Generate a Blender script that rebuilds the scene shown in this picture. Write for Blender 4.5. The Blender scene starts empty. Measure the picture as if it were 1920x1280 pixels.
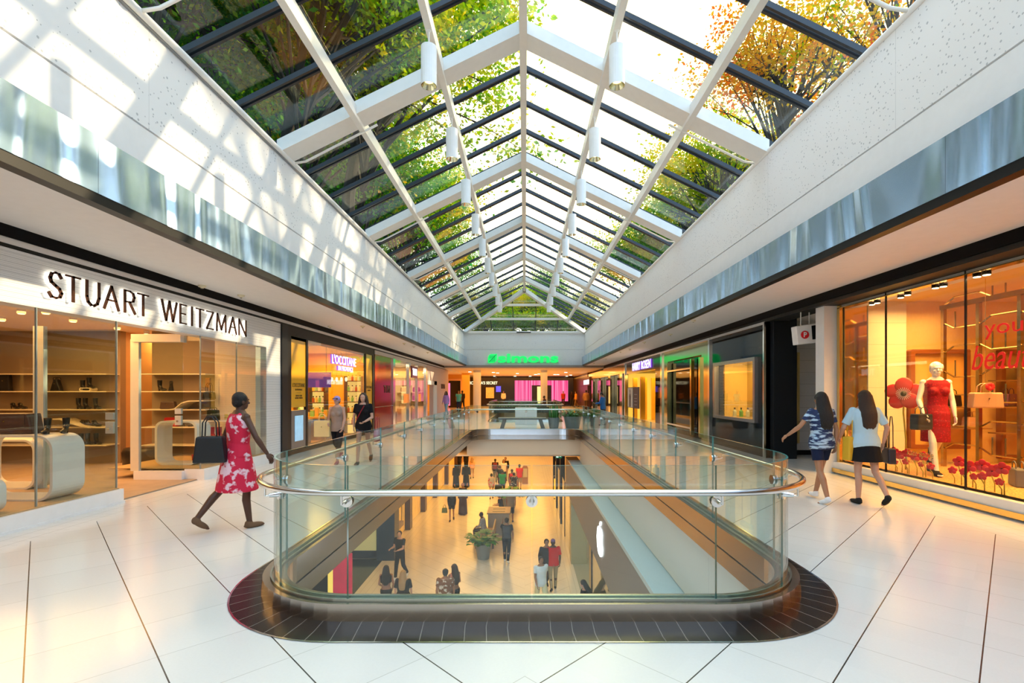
import bpy, bmesh, math, random
from mathutils import Vector, Matrix, noise
R = math.radians
S = bpy.context.scene
C = S.collection
# ---------------------------------------------------------------- camera
FP = 912.0; UX = 984.0; VY = 734.5; EYE = 1.6
cd = bpy.data.cameras.new('camera'); cam = bpy.data.objects.new('camera', cd); C.objects.link(cam)
cam.location = (0, 0, EYE); cam.rotation_euler = (R(90), 0, 0)
cd.sensor_width = 36; cd.lens = 36*FP/1920
cd.shift_x = -(UX-960)/1920; cd.shift_y = (VY-640)/1920
cd.clip_start = 0.05; cd.clip_end = 400
S.camera = cam
# ---------------------------------------------------------------- colour management, light paths
S.view_settings.view_transform = 'Standard'; S.view_settings.look = 'None'
S.view_settings.gamma = 1.0; S.view_settings.use_curve_mapping = False
S.view_settings.exposure = 0.34
S.cycles.max_bounces = 8; S.cycles.diffuse_bounces = 4; S.cycles.glossy_bounces = 4
S.cycles.transmission_bounces = 4; S.cycles.transparent_max_bounces = 20
S.cycles.sample_clamp_indirect = 4.0; S.cycles.caustics_reflective = False; S.cycles.caustics_refractive = False
# ---------------------------------------------------------------- sky: bright late-day sky with a warm bloom of sunlit haze
SUN = Vector((math.sin(R(63))*math.cos(R(19)), math.cos(R(63))*math.cos(R(19)), math.sin(R(19))))
W = bpy.data.worlds.new('sky'); S.world = W; W.use_nodes = True
nt = W.node_tree; nt.nodes.clear()
def wn(t, **k):
    n = nt.nodes.new(t)
    for a, b in k.items(): setattr(n, a, b)
    return n
out = wn('ShaderNodeOutputWorld'); bg = wn('ShaderNodeBackground'); tc = wn('ShaderNodeTexCoord')
dot = wn('ShaderNodeVectorMath', operation='DOT_PRODUCT'); dot.inputs[1].default_value = Vector((.28, .80, .52)).normalized()
nt.links.new(tc.outputs['Generated'], dot.inputs[0])
cr = wn('ShaderNodeValToRGB'); e = cr.color_ramp
e.elements[0].position = 0.0; e.elements[0].color = (.52, .74, 1.0, 1)
e.elements[1].position = 1.0; e.elements[1].color = (1.9, 1.55, .75, 1)
x = e.elements.new(.55); x.color = (.80, .92, 1.0, 1)
x = e.elements.new(.84); x.color = (1.0, .99, .93, 1)
nt.links.new(dot.outputs['Value'], cr.inputs[0]); nt.links.new(cr.outputs[0], bg.inputs[0])
bg.inputs[1].default_value = 2.7
nt.links.new(bg.outputs[0], out.inputs[0])
sl = bpy.data.lights.new('sun', 'SUN'); so = bpy.data.objects.new('sun', sl); C.objects.link(so)
sl.energy = 6.0; sl.color = (1.0, .76, .46); sl.angle = R(.8)
so.rotation_euler = SUN.to_track_quat('Z', 'Y').to_euler()
def area(loc, size, power, col, rot=(0, 0, 0), sy=None, name='ceiling_light_panel', parent=None, spread=180):
    l = bpy.data.lights.new(name, 'AREA'); l.shape = 'RECTANGLE'; l.size = size; l.size_y = sy or size
    l.energy = power; l.color = col; l.spread = R(spread)
    o = bpy.data.objects.new(name, l); C.objects.link(o); o.location = loc; o.rotation_euler = rot
    return o
WARM = (1.0, .60, .24); WARM2 = (1.0, .74, .45)
# light panels set in the ceilings of the shops, the lower concourse and the far hall
area((-8.6, 7.6, 2.92), 3.5, 260, (1, .50, .15), sy=5)                    # shoe shop
area((-8.7, 12.6, 2.9), 1.0, 110, (1, .48, .13), sy=2)
area((-7.3, 15.7, 3.05), 2.0, 330, (1, .50, .08), sy=5.5)                 # cosmetics shop
area((-7.3, 25.3, 3.05), 2.0, 330, (1, .70, .36), sy=6.5)                # luggage shop
area((7.4, 7.2, 3.30), 1.5, 250, (1, .58, .18), sy=4.2, spread=120)                   # window with mannequin
area((10.2, 6.0, 3.3), 3.0, 150, (1, .50, .10), sy=5, spread=120)
area((7.2, 24.5, 2.65), 1.2, 130, (1, .52, .10), sy=5)                   # menswear shop
area((6.45, 13.6, 2.55), .5, 50, (1, .70, .3), sy=2.2)
area((0.0, 47.5, 3.2), 12, 1100, (1, .42, .07), sy=20)                   # far hall
area((-4.0, 12.0, -.55), 2.6, 330, (1, .56, .20), sy=16)                # lower concourse, left side
area((-1.6, 38.0, -1.15), 7.0, 1500, (1, .50, .12), sy=30)
area((4.2, 14.5, -2.9), 3.6, 160, (1, .80, .50), sy=14)                 # lower right shop
area((-5.2, 8.0, 3.44), .5, 60, (1, .90, .84), rot=(0, R(180), 0), sy=14, name='x') if 0 else None
# ---------------------------------------------------------------- materials
def newmat(name):
    m = bpy.data.materials.new(name); m.use_nodes = True; m.node_tree.nodes.clear()
    return m, m.node_tree.nodes, m.node_tree.links
_mc = {}
def P(col, rough=.5, metal=0., name='paint', spec=.5, nscale=0., namt=0., emit=None, es=1., bump=0., bscale=60., coat=0., alpha=1., stretch=None):
    key = (tuple(col), rough, metal, name, spec, nscale, namt, emit, es, bump, bscale, coat, alpha, stretch)
    if key in _mc: return _mc[key]
    m, N, L = newmat(name)
    o = N.new('ShaderNodeOutputMaterial'); b = N.new('ShaderNodeBsdfPrincipled'); L.new(b.outputs[0], o.inputs[0])
    b.inputs['Base Color'].default_value = (*col, 1); b.inputs['Roughness'].default_value = rough
    b.inputs['Metallic'].default_value = metal; b.inputs['Specular IOR Level'].default_value = spec
    b.inputs['Coat Weight'].default_value = coat; b.inputs['Coat Roughness'].default_value = .05
    tcn = N.new('ShaderNodeTexCoord'); mp = N.new('ShaderNodeMapping'); L.new(tcn.outputs['Object'], mp.inputs[0])
    if stretch: mp.inputs['Scale'].default_value = stretch
    t = N.new('ShaderNodeTexNoise'); t.inputs['Scale'].default_value = nscale or 8.; t.inputs['Detail'].default_value = 4
    L.new(mp.outputs[0], t.inputs['Vector'])
    mx = N.new('ShaderNodeMix'); mx.data_type = 'RGBA'
    na = namt or .05
    mx.inputs[6].default_value = (*[c*(1-na) for c in col], 1); mx.inputs[7].default_value = (*[min(1, c*(1+na)) for c in col], 1)
    L.new(t.outputs[0], mx.inputs[0]); L.new(mx.outputs[2], b.inputs['Base Color'])
    if emit:
        b.inputs['Emission Color'].default_value = (*emit, 1); b.inputs['Emission Strength'].default_value = es
    if bump:
        t2 = N.new('ShaderNodeTexNoise'); t2.inputs['Scale'].default_value = bscale; L.new(mp.outputs[0], t2.inputs['Vector'])
        bp = N.new('ShaderNodeBump'); bp.inputs['Strength'].default_value = bump; bp.inputs['Distance'].default_value = .02
        L.new(t2.outputs[0], bp.inputs['Height']); L.new(bp.outputs[0], b.inputs['Normal'])
    _mc[key] = m
    return m
def EM(col, s=1., name='lamp_glow'):
    return P((.02, .02, .02), .5, 0, name, emit=tuple(col), es=s)
def glass(name, tint, refl=.06, rough=0., edge=.85):
    key = ('g', name)
    if key in _mc: return _mc[key]
    m, N, L = newmat(name)
    o = N.new('ShaderNodeOutputMaterial'); t = N.new('ShaderNodeBsdfTransparent'); g = N.new('ShaderNodeBsdfGlossy')
    t.inputs[0].default_value = (*tint, 1); g.inputs['Roughness'].default_value = rough
    lw = N.new('ShaderNodeLayerWeight'); lw.inputs[0].default_value = .5
    p = N.new('ShaderNodeMath'); p.operation = 'POWER'; p.inputs[1].default_value = 3.6
    a = N.new('ShaderNodeMath'); a.operation = 'MULTIPLY_ADD'; a.inputs[1].default_value = edge; a.inputs[2].default_value = refl
    mx = N.new('ShaderNodeMixShader'); L.new(lw.outputs['Facing'], p.inputs[0]); L.new(p.outputs[0], a.inputs[0])
    L.new(a.outputs[0], mx.inputs[0]); L.new(t.outputs[0], mx.inputs[1]); L.new(g.outputs[0], mx.inputs[2]); L.new(mx.outputs[0], o.inputs[0])
    _mc[key] = m
    return m
def mathn(N, L, op, a, b=None, c=None):
    n = N.new('ShaderNodeMath'); n.operation = op
    for i, v in enumerate((a, b, c)):
        if v is None: continue
        if isinstance(v, (int, float)): n.inputs[i].default_value = v
        else: L.new(v, n.inputs[i])
    return n.outputs[0]
def tile_floor(name, base, dark, faint, rough, xb_l, xb_r, off=.09, doff=.32, warmvar=.04):
    m, N, L = newmat(name)
    o = N.new('ShaderNodeOutputMaterial'); b = N.new('ShaderNodeBsdfPrincipled'); L.new(b.outputs[0], o.inputs[0])
    g = N.new('ShaderNodeNewGeometry'); s = N.new('ShaderNodeSeparateXYZ'); L.new(g.outputs['Position'], s.inputs[0])
    X, Y = s.outputs[0], s.outputs[1]
    f = lambda *a: mathn(N, L, *a)
    sm = f('ADD', X, Y); df = f('SUBTRACT', Y, X)
    rt = f('GREATER_THAN', X, 0.); lf = f('SUBTRACT', 1., rt)
    ln = lambda src, o_, w_: f('LESS_THAN', f('FLOORED_MODULO', f('SUBTRACT', src, o_), .805), w_)
    l1 = f('ADD', f('MULTIPLY', lf, ln(sm, -off, .011)), f('MULTIPLY', rt, ln(df, .17, .011)))
    l2 = f('ADD', f('MULTIPLY', lf, ln(df, doff, .007)), f('MULTIPLY', rt, ln(sm, doff, .007)))
    inb = f('MAXIMUM', f('GREATER_THAN', X, xb_r), f('LESS_THAN', X, xb_l))
    b1 = f('LESS_THAN', f('FLOORED_MODULO', Y, .145), .004)
    b2 = f('LESS_THAN', f('FLOORED_MODULO', f('SUBTRACT', X, xb_r-.001), .21), .008)
    edge = f('LESS_THAN', f('ABSOLUTE', f('SUBTRACT', f('ABSOLUTE', X), xb_r)), .006)
    inv = f('SUBTRACT', 1., inb)
    dk = f('MAXIMUM', f('MULTIPLY', l1, inv), 0.)
    ft = f('MAXIMUM', f('MULTIPLY', l2, inv), f('MULTIPLY', f('MAXIMUM', b1, b2), inb))
    n1 = N.new('ShaderNodeTexNoise'); n1.inputs['Scale'].default_value = 60; L.new(g.outputs['Position'], n1.inputs['Vector'])
    w = N.new('ShaderNodeTexWhiteNoise'); w.noise_dimensions = '2D'; cb = N.new('ShaderNodeCombineXYZ')
    L.new(f('FLOOR', f('DIVIDE', f('ADD', sm, off), .805)), cb.inputs[0]); L.new(f('FLOOR', f('DIVIDE', f('SUBTRACT', df, doff), .805)), cb.inputs[1]); L.new(cb.outputs[0], w.inputs[0])
    v = f('ADD', f('MULTIPLY', n1.outputs[0], .06), f('MULTIPLY', w.outputs[0], warmvar))
    hs = N.new('ShaderNodeHueSaturation'); hs.inputs['Color'].default_value = (*base, 1); L.new(f('ADD', v, .95), hs.inputs['Value'])
    m1 = N.new('ShaderNodeMix'); m1.data_type = 'RGBA'; L.new(ft, m1.inputs[0]); L.new(hs.outputs[0], m1.inputs[6]); m1.inputs[7].default_value = (*faint, 1)
    m2 = N.new('ShaderNodeMix'); m2.data_type = 'RGBA'; L.new(dk, m2.inputs[0]); L.new(m1.outputs[2], m2.inputs[6]); m2.inputs[7].default_value = (*dark, 1)
    L.new(m2.outputs[2], b.inputs['Base Color']); b.inputs['Roughness'].default_value = rough
    b.inputs['Specular IOR Level'].default_value = .6
    L.new(f('MULTIPLY_ADD', n1.outputs[0], .05, rough), b.inputs['Roughness'])
    return m
def lines_mat(name, base, line, axis, period, width, rough=.5, off=0., metal=0., second=None):
    m, N, L = newmat(name)
    o = N.new('ShaderNodeOutputMaterial'); b = N.new('ShaderNodeBsdfPrincipled'); L.new(b.outputs[0], o.inputs[0])
    g = N.new('ShaderNodeNewGeometry'); s = N.new('ShaderNodeSeparateXYZ'); L.new(g.outputs['Position'], s.inputs[0])
    f = lambda *a: mathn(N, L, *a)
    k = f('LESS_THAN', f('FLOORED_MODULO', f('SUBTRACT', s.outputs[axis], off), period), width)
    if second:
        k = f('MAXIMUM', k, f('LESS_THAN', f('FLOORED_MODULO', f('SUBTRACT', s.outputs[second[0]], second[3]), second[1]), second[2]))
    n1 = N.new('ShaderNodeTexNoise'); n1.inputs['Scale'].default_value = 30; L.new(g.outputs['Position'], n1.inputs['Vector'])
    hs = N.new('ShaderNodeHueSaturation'); hs.inputs['Color'].default_value = (*base, 1); L.new(f('MULTIPLY_ADD', n1.outputs[0], .08, .96), hs.inputs['Value'])
    mx = N.new('ShaderNodeMix'); mx.data_type = 'RGBA'; L.new(k, mx.inputs[0]); L.new(hs.outputs[0], mx.inputs[6]); mx.inputs[7].default_value = (*line, 1)
    L.new(mx.outputs[2], b.inputs['Base Color']); b.inputs['Roughness'].default_value = rough; b.inputs['Metallic'].default_value = metal
    bp = N.new('ShaderNodeBump'); bp.inputs['Strength'].default_value = .4; bp.inputs['Distance'].default_value = .006; bp.invert = True
    L.new(k, bp.inputs['Height']); L.new(bp.outputs[0], b.inputs['Normal'])
    return m
def concrete(name, base, pit=.25):
    m, N, L = newmat(name)
    o = N.new('ShaderNodeOutputMaterial'); b = N.new('ShaderNodeBsdfPrincipled'); L.new(b.outputs[0], o.inputs[0])
    g = N.new('ShaderNodeNewGeometry'); f = lambda *a: mathn(N, L, *a)
    v = N.new('ShaderNodeTexVoronoi'); v.inputs['Scale'].default_value = 20; L.new(g.outputs['Position'], v.inputs['Vector'])
    n = N.new('ShaderNodeTexNoise'); n.inputs['Scale'].default_value = 2.2; L.new(g.outputs['Position'], n.inputs['Vector'])
    w = N.new('ShaderNodeSeparateColor'); L.new(v.outputs['Color'], w.inputs[0])
    rad = f('MULTIPLY', f('MULTIPLY', w.outputs[0], w.outputs[0]), f('MULTIPLY', n.outputs[0], pit))
    k = f('LESS_THAN', v.outputs['Distance'], rad)
    s = N.new('ShaderNodeSeparateXYZ'); L.new(g.outputs['Position'], s.inputs[0])
    j = f('LESS_THAN', f('FLOORED_MODULO', f('ADD', s.outputs[1], .3), 3.06), .008)
    k2 = f('MAXIMUM', f('MULTIPLY', k, .55), f('MULTIPLY', j, .25))
    mx = N.new('ShaderNodeMix'); mx.data_type = 'RGBA'; L.new(k2, mx.inputs[0]); mx.inputs[6].default_value = (*base, 1); mx.inputs[7].default_value = (.20, .22, .25, 1)
    L.new(mx.outputs[2], b.inputs['Base Color']); b.inputs['Roughness'].default_value = .75
    bp = N.new('ShaderNodeBump'); bp.inputs['Strength'].default_value = .5; bp.inputs['Distance'].default_value = .01; bp.invert = True
    L.new(k, bp.inputs['Height']); L.new(bp.outputs[0], b.inputs['Normal'])
    return m
def wavy_metal(name, base, rough, scale, stren, axis_scale):
    m, N, L = newmat(name)
    o = N.new('ShaderNodeOutputMaterial'); b = N.new('ShaderNodeBsdfPrincipled'); L.new(b.outputs[0], o.inputs[0])
    b.inputs['Metallic'].default_value = .85; b.inputs['Roughness'].default_value = rough
    g = N.new('ShaderNodeNewGeometry'); mp = N.new('ShaderNodeMapping'); mp.inputs['Scale'].default_value = axis_scale; L.new(g.outputs['Position'], mp.inputs[0])
    t = N.new('ShaderNodeTexNoise'); t.inputs['Scale'].default_value = scale; t.inputs['Detail'].default_value = 1.2; t.inputs['Distortion'].default_value = 1.2; L.new(mp.outputs[0], t.inputs['Vector'])
    bp = N.new('ShaderNodeBump'); bp.inputs['Strength'].default_value = stren; bp.inputs['Distance'].default_value = .12
    L.new(t.outputs[0], bp.inputs['Height']); L.new(bp.outputs[0], b.inputs['Normal'])
    f = lambda *a: mathn(N, L, *a)
    s = N.new('ShaderNodeSeparateXYZ'); L.new(g.outputs['Position'], s.inputs[0])
    j = f('LESS_THAN', f('FLOORED_MODULO', s.outputs[1], 2.45), .008)
    mx = N.new('ShaderNodeMix'); mx.data_type = 'RGBA'; L.new(j, mx.inputs[0]); mx.inputs[6].default_value = (*base, 1); mx.inputs[7].default_value = (*[c*.55 for c in base], 1)
    L.new(mx.outputs[2], b.inputs['Base Color'])
    return m
# ---------------------------------------------------------------- mesh helpers
class B:
    def __init__(s): s.v = []; s.f = []; s.uv = None
    def add(s, vs, fs):
        n = len(s.v); s.v += [tuple(v) for v in vs]; s.f += [tuple(i+n for i in f) for f in fs]; return s
    def box(s, x0, x1, y0, y1, z0, z1):
        x0, x1 = sorted((x0, x1)); y0, y1 = sorted((y0, y1)); z0, z1 = sorted((z0, z1))
        return s.add([(x0, y0, z0), (x1, y0, z0), (x1, y1, z0), (x0, y1, z0), (x0, y0, z1), (x1, y0, z1), (x1, y1, z1), (x0, y1, z1)],
                     [(0, 3, 2, 1), (4, 5, 6, 7), (0, 1, 5, 4), (1, 2, 6, 5), (2, 3, 7, 6), (3, 0, 4, 7)])
    def cone(s, p0, p1, r0, r1=None, n=12, caps=True):
        r1 = r0 if r1 is None else r1
        p0, p1 = Vector(p0), Vector(p1); d = (p1-p0)
        if d.length < 1e-6: return s
        q = d.to_track_quat('Z', 'Y'); a = q @ Vector((1, 0, 0)); b = q @ Vector((0, 1, 0))
        vs = []
        for p, r in ((p0, r0), (p1, r1)):
            vs += [p + a*math.cos(2*math.pi*i/n)*r + b*math.sin(2*math.pi*i/n)*r for i in range(n)]
        fs = [(i, (i+1) % n, n+(i+1) % n, n+i) for i in range(n)]
        if caps: fs += [tuple(range(n-1, -1, -1)), tuple(range(n, 2*n))]
        return s.add(vs, fs)
    def tube(s, pts, r, n=8, closed=False, caps=True):
        pts = [Vector(p) for p in pts]; m = len(pts); vs = []; prev = None
        for i, p in enumerate(pts):
            if closed: d = pts[(i+1) % m]-pts[i-1]
            else: d = pts[min(i+1, m-1)]-pts[max(i-1, 0)]
            d.normalize()
            if prev is None:
                up = Vector((0, 0, 1)) if abs(d.z) < .9 else Vector((1, 0, 0))
                a = d.cross(up).normalized()
            else:
                a = (prev - d*prev.dot(d)).normalized()
            prev = a; b = d.cross(a)
            rr = r[i] if isinstance(r, (list, tuple)) else r
            vs += [p + a*math.cos(2*math.pi*k/n)*rr + b*math.sin(2*math.pi*k/n)*rr for k in range(n)]
        fs = []
        for i in range(m if closed else m-1):
            j = (i+1) % m
            fs += [(i*n+k, i*n+(k+1) % n, j*n+(k+1) % n, j*n+k) for k in range(n)]
        if caps and not closed: fs += [tuple(range(n-1, -1, -1)), tuple(range((m-1)*n, m*n))]
        return s.add(vs, fs)
    def ell(s, c, r, n=12, m=8, rot=None):
        c = Vector(c); r = (r, r, r) if isinstance(r, (int, float)) else r
        vs = []
        for j in range(1, m):
            th = math.pi*j/m
            for i in range(n):
                ph = 2*math.pi*i/n
                vs.append(Vector((math.sin(th)*math.cos(ph)*r[0], math.sin(th)*math.sin(ph)*r[1], math.cos(th)*r[2])))
        vs += [Vector((0, 0, r[2])), Vector((0, 0, -r[2]))]
        if rot: vs = [rot @ v for v in vs]
        vs = [c+v for v in vs]
        fs = [(j*n+i, (j+1)*n+i, (j+1)*n+(i+1) % n, j*n+(i+1) % n) for j in range(m-2) for i in range(n)]
        a = len(vs)-2
        fs += [(a, i, (i+1) % n) for i in range(n)] + [(a+1, (m-2)*n+(i+1) % n, (m-2)*n+i) for i in range(n)]
        return s.add(vs, fs)
    def loft(s, rings, n=16, caps=True, M=None):
        """rings: (x, y, z, rx, ry)"""
        vs = []
        for (x, y, z, rx, ry) in rings:
            for i in range(n):
                t = 2*math.pi*i/n; vs.append(Vector((x+math.cos(t)*rx, y+math.sin(t)*ry, z)))
        if M: vs = [M @ v for v in vs]
        m = len(rings)
        fs = [(j*n+i, j*n+(i+1) % n, (j+1)*n+(i+1) % n, (j+1)*n+i) for j in range(m-1) for i in range(n)]
        if caps: fs += [tuple(range(n-1, -1, -1)), tuple(range((m-1)*n, m*n))]
        return s.add(vs, fs)
    def prism(s, poly, a0, a1, axis='z', M=None):
        """poly 2-D points; axis z:(x,y) y:(x,z) x:(y,z)"""
        n = len(poly); vs = []
        for a in (a0, a1):
            for (p, q) in poly:
                vs.append(Vector((p, q, a) if axis == 'z' else (p, a, q) if axis == 'y' else (a, p, q)))
        if M: vs = [M @ v for v in vs]
        return s.add(vs, [tuple(range(n-1, -1, -1)), tuple(range(n, 2*n))] + [(i, (i+1) % n, n+(i+1) % n, n+i) for i in range(n)])
    def build(s, name, m, parent=None, smooth=False, vox=0, sm=2, bev=0):
        me = bpy.data.meshes.new(name)
        o_ = Vector((0, 0, 0))
        if parent is not None and not parent.get('_local'):
            p = parent
            while p is not None: o_ = o_ + p.location; p = p.parent
        me.from_pydata([Vector(v)-o_ for v in s.v], [], s.f)
        bm = bmesh.new(); bm.from_mesh(me); bmesh.ops.recalc_face_normals(bm, faces=bm.faces); bm.to_mesh(me); bm.free()
        if vox or bev:
            tmp = bpy.data.objects.new('t', me); C.objects.link(tmp)
            if vox:
                md = tmp.modifiers.new('r', 'REMESH'); md.mode = 'VOXEL'; md.voxel_size = vox
                if sm: md = tmp.modifiers.new('s', 'SMOOTH'); md.iterations = sm; md.factor = .5
            else:
                md = tmp.modifiers.new('b', 'BEVEL'); md.width = bev; md.segments = 2; md.limit_method = 'ANGLE'
            dg = bpy.context.evaluated_depsgraph_get(); dg.update()
            m2 = bpy.data.meshes.new_from_object(tmp.evaluated_get(dg), depsgraph=dg)
            bpy.data.objects.remove(tmp); bpy.data.meshes.remove(me); me = m2; me.name = name
        me.materials.clear(); me.materials.append(m)
        if smooth: me.polygons.foreach_set('use_smooth', [True]*len(me.polygons))
        o = bpy.data.objects.new(name, me); C.objects.link(o)
        if parent is not None: o.parent = parent
        return o
def tag(o, label=None, cat=None, group=None, kind=None):
    if label: o['label'] = label
    if cat: o['category'] = cat
    if group: o['group'] = group
    if kind: o['kind'] = kind
    return o
def struct(name, b, m, parent=None, smooth=False):
    o = b.build(name, m, parent, smooth)
    if parent is None: o['kind'] = 'structure'
    return o
def T(name, label, cat, loc=(0, 0, 0), rz=0, group=None, local=False):
    o = bpy.data.objects.new(name, None); C.objects.link(o); o.location = loc; o.rotation_euler = (0, 0, rz)
    o.empty_display_size = .1
    tag(o, label, cat, group)
    if local or rz: o['_local'] = 1
    return o
_kids = {}
def dup(root, loc, rz=None, label=None, sc=None):
    def cp(o, par):
        c = o.copy(); C.objects.link(c)
        if par is not None: c.parent = par
        for ch in [q for q in bpy.data.objects if q.parent == o]: cp(ch, c)
        return c
    r = cp(root, None); r.location = loc
    if rz is not None: r.rotation_euler = (0, 0, rz)
    if label: r['label'] = label
    if sc: r.scale = (sc, sc, sc)
    return r
def box1(name, label, cat, m, x0, x1, y0, y1, z0, z1, group=None, bev=0):
    return tag(B().box(x0, x1, y0, y1, z0, z1).build(name, m, bev=bev), label, cat, group)
def text(s, size, ext=.01, bold=0., wx=1., shear=0., align='CENTER', space=1.):
    """returns (verts, faces): text in the xz plane, facing -y, centred; extruded"""
    cu = bpy.data.curves.new('t', 'FONT'); cu.body = s; cu.size = size; cu.extrude = ext; cu.offset = bold; cu.shear = shear
    cu.align_x = align; cu.align_y = 'CENTER'; cu.space_character = space; cu.resolution_u = 3
    o = bpy.data.objects.new('t', cu); C.objects.link(o)
    dg = bpy.context.evaluated_depsgraph_get(); dg.update()
    me = bpy.data.meshes.new_from_object(o.evaluated_get(dg), depsgraph=dg)
    vs = [Vector((v.co.x*wx, -v.co.z, v.co.y)) for v in me.vertices]; fs = [tuple(p.vertices) for p in me.polygons]
    bpy.data.objects.remove(o); bpy.data.curves.remove(cu); bpy.data.meshes.remove(me)
    return vs, fs
def put_text(s, size, loc, face, m, name='lettering', parent=None, **k):
    """face: '-y' toward camera, '+x' (left wall), '-x' (right wall)"""
    vs, fs = text(s, size, **k)
    rz = {'-y': 0, '+x': R(90), '-x': R(-90)}[face]
    Mx = Matrix.Translation(loc) @ Matrix.Rotation(rz, 4, 'Z')
    return B().add([Mx @ v for v in vs], fs).build(name, m, parent)
def at(u, v, Y): return Vector(((u-UX)*Y/FP, Y, EYE-(v-VY)*Y/FP))
WHITE = P((.80, .79, .77), .55, name='white_plaster', bump=.03)
BLACK = P((.006, .006, .007), .35, spec=.25, name='black_paint')
CHAR = P((.016, .017, .020), .4, spec=.25, name='charcoal_metal')
CHROME = P((.80, .81, .83), .12, 1., name='polished_steel')
STEEL = P((.62, .61, .60), .28, 1., name='brushed_steel', nscale=3, namt=.08, stretch=(40, 1, 1))
BRASS = P((.85, .58, .20), .18, 1., name='polished_brass')
def fit(s, loc, face, w, h, m, name='lettering', parent=None, **k):
    vs, fs = text(s, 1., **k)
    x0, x1 = min(v.x for v in vs), max(v.x for v in vs); z0, z1 = min(v.z for v in vs), max(v.z for v in vs)
    rz = {'-y': 0, '+x': R(90), '-x': R(-90)}[face]
    Mx = Matrix.Translation(loc) @ Matrix.Rotation(rz, 4, 'Z')
    vs = [Mx @ Vector(((v.x-(x0+x1)/2)*w/(x1-x0), v.y, (v.z-(z0+z1)/2)*h/(z1-z0))) for v in vs]
    return B().add(vs, fs).build(name, m, parent)
def rrect(x0, x1, z0, z1, r, n=6):
    pts = []
    for cx, cz, a0 in ((x0+r, z0+r, 180), (x1-r, z0+r, 270), (x1-r, z1-r, 0), (x0+r, z1-r, 90)):
        for i in range(n+1):
            a = R(a0+90*i/n); pts.append((cx+r*math.cos(a), cz+r*math.sin(a)))
    return pts
def ringprism(b, po, pi, y0, y1):
    n = len(po); vs = []
    for y in (y0, y1):
        vs += [(p[0], y, p[1]) for p in po]+[(p[0], y, p[1]) for p in pi]
    fs = []
    for i in range(n):
        j = (i+1) % n
        fs += [(i, j, n+j, n+i), (2*n+i, 3*n+i, 3*n+j, 2*n+j), (i, 2*n+i, 2*n+j, j), (n+i, n+j, 3*n+j, 3*n+i)]
    return b.add(vs, fs)
ORD = ['first', 'second', 'third', 'fourth', 'fifth', 'sixth', 'seventh', 'eighth', 'ninth', 'tenth', 'eleventh', 'twelfth']
# prototypes kept unlinked until used: builders for shoes and bags
def shoe(kind, loc, rz, m, label, group, sc=1.):
    """toe toward local +x"""
    t = T({'pump': 'pump_shoe', 'boot': 'ankle_boot', 'flat': 'flat_shoe'}[kind], label, 'shoe', loc, rz, group, local=True)
    t.scale = (sc, sc, sc)
    h = {'pump': .07, 'boot': .06, 'flat': .012}[kind]
    b = B()
    b.ell((.07, 0, .028), (.075, .036, .026), 10, 6).ell((-.05, 0, h+.025), (.055, .03, .03), 10, 6).cone((-.05, 0, h+.012), (.05, 0, .022), .028, .032, 10)
    if kind == 'boot': b.cone((-.055, 0, h+.02), (-.06, 0, h+.15), .034, .042, 12)
    b.build('upper', m, t, smooth=True, vox=.006, sm=1)
    b = B()
    if kind == 'pump': b.cone((-.085, 0, 0), (-.08, 0, h), .005, .014, 8)
    elif kind == 'boot': b.cone((-.075, 0, 0), (-.07, 0, h+.01), .016, .022, 10)
    else: b.box(-.1, -.02, -.025, .025, 0, h)
    b.build('heel', m, t)
    return t
def handbag(loc, rz, w, h, d, m, label, group=None, handle=.12, flap=False, taper=.85, trim=None, clasp=True):
    t = T('handbag', label, 'bag', loc, rz, group, local=True)
    b = B().prism([(-w/2, 0), (w/2, 0), (w/2*taper, h), (-w/2*taper, h)], -d/2, d/2, 'y')
    b.build('bag_body', m, t, bev=min(.02, d*.2))
    if handle:
        for s in (-1, 1):
            B().tube([(-w*.22, s*d*.3, h*.93), (-w*.2, s*d*.3, h+handle*.7), (-w*.08, s*d*.3, h+handle), (w*.08, s*d*.3, h+handle), (w*.2, s*d*.3, h+handle*.7), (w*.22, s*d*.3, h*.93)], .007, 6).build('handle', trim or m, t, smooth=True)
    if flap: B().box(-w*.36, w*.36, -d/2-.008, -d/2, h*.45, h*.97).build('flap', m, t)
    if clasp: B().cone((0, -d/2-.015, h*.62), (0, -d/2-.004, h*.62), .009, n=10).build('clasp', BRASS, t)
    return t
LEATHER = P((.012, .010, .010), .3, name='black_leather', bump=.1)
BROWNL = P((.09, .045, .035), .4, name='brown_leather', bump=.1)
REDL = P((.45, .01, .015), .35, name='red_leather', bump=.1)
TANL = P((.55, .30, .17), .4, name='tan_leather', bump=.1)
# ================================================================= STRUCTURE
XL, XR = -5.9, 5.9
def rr(xl, xr, y0, y1, r, n=14):
    """rounded rectangle, ccw from front-left: list of (x,y,nx,ny,s)"""
    pts = []
    cs = [(xl+r, y0+r, 180), (xr-r, y0+r, 270), (xr-r, y1-r, 0), (xl+r, y1-r, 90)]
    for cx, cy, a0 in cs:
        for i in range(n+1):
            a = R(a0+90*i/n); pts.append((cx+r*math.cos(a), cy+r*math.sin(a), math.cos(a), math.sin(a)))
    return pts
def band(path0, path1, z0, z1, closed=True):
    """wall strip between outline path0 at z0 and path1 at z1"""
    n = len(path0); b = B()
    vs = [(p[0], p[1], z0) for p in path0]+[(p[0], p[1], z1) for p in path1]
    b.add(vs, [(i, (i+1) % n, n+(i+1) % n, n+i) for i in range(n if closed else n-1)])
    return b
def off(d, e=0): return rr(-2.12-d, 2.22+d, 3.48-d, 19.3+d, .85+d)
FLOORM = tile_floor('polished_porcelain', (.78, .765, .745), (.05, .045, .04), (.54, .52, .49), .13, -5.3, 5.3)
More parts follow.
